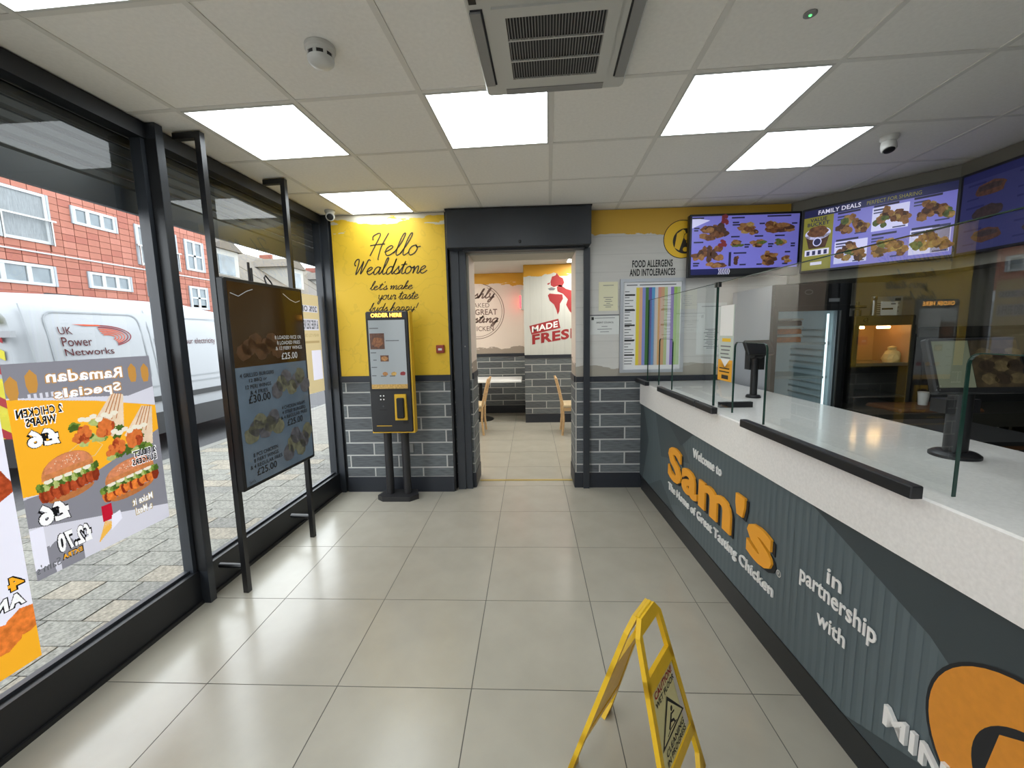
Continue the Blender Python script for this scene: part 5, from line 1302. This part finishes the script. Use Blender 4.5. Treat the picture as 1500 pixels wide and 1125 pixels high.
while z < 5.65:
    y = 8.0; ci = 0
    while y < 15.3:
        y1 = min(y+tw,15.35); rects = [(y,y1,z,z+thh)]
        for a,b_,c_,d,k_ in WIN:                                  # cut the tile round the window openings
            nr = []
            for (p0,p1,q0,q1) in rects:
                if p0 >= b_ or p1 <= a or q0 >= d or q1 <= c_: nr.append((p0,p1,q0,q1)); continue
                if p0 < a: nr.append((p0,a,q0,q1))
                if p1 > b_: nr.append((b_,p1,q0,q1))
                m0, m1 = max(p0,a), min(p1,b_)
                if q0 < c_: nr.append((m0,m1,q0,c_))
                if q1 > d: nr.append((m0,m1,d,q1))
            rects = nr
        whole = rects == [(y,y1,z,z+thh)]
        if not whole:
            for (p0,p1,q0,q1) in rects:
                if p1-p0 > .03 and q1-q0 > .02: cut.box(p0+.006,p1-.006,q0+.005,q1-.005,.002,.022,BF)
        if whole and cnt < 296:
            m_ = ('clad_a','clad_b','clad_a','clad_c')[(ci*5+row*3+(ci*row)%3)%4]
            kk = (m_, round(y1-y,2))
            if kk not in cm:
                o = MB().box(y+.008,y1-.008,z+.006,z+thh-.006,.002,.022,BF).build('cladding_tile',m_,bd); cm[kk] = o.data
            else: instance(cm[kk],'cladding_tile',(BX+.012,(y+y1)/2,z+.006),bd)
            cnt += 1
        y += tw; ci += 1
    z += thh; row += 1
cut_o = cut.build('cut_tiles','clad_a',bd); cut_o['kind'] = 'stuff'
MB().box(-4,8.0,-.05,8.0,.0,.02,BF).build('far_cladding','clad_b',bd)
MB().box(8.0,15.35,5.62,8.0,.0,.02,BF).build('upper_cladding','clad_a',bd); MB().box(8.0,15.35,-.05,2.75,.0,.02,BF).build('lower_cladding','clad_b',bd)
MB().box(8.0,15.35,3.70,3.735,.022,.05,BF).build('string_course','win_white',bd)
for (a,b_,c_,d_,kind) in WIN:
    w = MB(); f_ = .07
    w.box(a,b_,c_,c_+f_,.0,.05,BF).box(a,b_,d_-f_,d_,.0,.05,BF).box(a,a+f_,c_+f_,d_-f_,.0,.05,BF).box(b_-f_,b_,c_+f_,d_-f_,.0,.05,BF)
    nb_ = {'three':2,'balcony':1,'cross':1}[kind]
    for q in range(nb_):
        m_ = a+(b_-a)*(q+1)/(nb_+1); w.box(m_-.05,m_+.05,c_+f_,d_-f_,.0,.045,BF)
    if kind == 'cross': w.box(a+f_,b_-f_,(c_+d_)/2-.03,(c_+d_)/2+.03,.0,.045,BF)
    wo = w.build('window','win_white',bd)
    for q in range(nb_+1):
        p0 = a+(b_-a)*q/(nb_+1)+.06; p1 = a+(b_-a)*(q+1)/(nb_+1)-.06
        MB().box(p0,p1,c_+f_,d_-f_,.004,.02,BF).build('pane',('win_glass','curtain')[kind == 'balcony'],wo)
    MB().box(a-.05,a,c_,d_,.0,.06,BF).box(b_,b_+.05,c_,d_,.0,.06,BF).build('reveal','win_grey',wo)
    if kind == 'balcony':
        MB().box(a-.1,b_+.1,c_+.55,c_+.59,.10,.14,BF).build('rail','steel',wo)
        for q in range(3): MB().box(a+(b_-a)*q/2-.015,a+(b_-a)*q/2+.015,c_-.03,c_+.57,.10,.13,BF).build('rail_post','steel',wo)
# terraced houses farther along
mat('roof_slate', (86,80,71), .85, noise=(.15,6)); mat('roof_slate_b', (86,80,73), .85, noise=(.15,6)); mat('house_brick', (116,66,56), .85, noise=(.15,12)); mat('house_white', (146,145,140), .8)
HN = ['nearest the red block','in the middle of the row','farther along the row','at the far end of the row']
for i_ in range(4):
    y0_ = 15.9+5.6*i_; y1_ = y0_+5.5; HX = -13.2
    t = thing('terraced_house', (HX-4,(y0_+y1_)/2,-.05), 'brick terraced house with pitched roof and dormer, '+HN[i_], 'house', 'terraced houses across the road')
    f_ = Fr((HX,0,0),(0,1,0))
    MB().box(y0_,y1_,-.05,3.9,-8,0,f_).build('wall',('house_brick','house_white','house_brick','house_brick')[i_],t)
    vs = [(HX+.3,y0_,3.85),(HX-4,y0_,6.6),(HX-8.2,y0_,3.85),(HX+.3,y1_,3.85),(HX-4,y1_,6.6),(HX-8.2,y1_,3.85)]
    MB().add(vs,[(0,1,2),(5,4,3),(0,3,4,1),(1,4,5,2),(0,2,5,3)]).build('roof',('roof_slate','roof_slate_b')[i_%2],t)
    MB().box(y0_-.1,y0_+.12,3.9,6.9,-4.4,-3.6,f_).build('chimney','house_brick',t)
    m_ = (y0_+y1_)/2
    dm_ = MB().box(m_-.8,m_+.8,4.1,5.5,-2.6,-.5,f_).build('dormer','house_white',t); MB().prism([(m_-1.0,5.5),(m_+1.0,5.5),(m_,6.1)],-2.8,-.35,f_).build('dormer_roof','roof_slate_b',t)
    MB().box(m_-.5,m_+.5,4.4,5.25,-.5,-.47,f_).build('pane','win_glass',dm_)
    MB().box(y0_,y1_,3.70,3.88,0,.18,f_).build('gutter','house_white',t)
    for q in range(2):
        a = y0_+.9+2.6*q; wo = MB().box(a,a+1.3,2.2,3.45,0,.06,f_).build('window','win_white',t); MB().box(a+.1,a+.6,2.3,3.35,.06,.07,f_).build('pane','win_glass',wo); MB().box(a+.7,a+1.2,2.3,3.35,.06,.07,f_).build('pane','win_glass',wo)
    MB().box(y0_+.3,y1_-.3,.1,1.8,0,.06,f_).build('shopfront','win_glass',t)
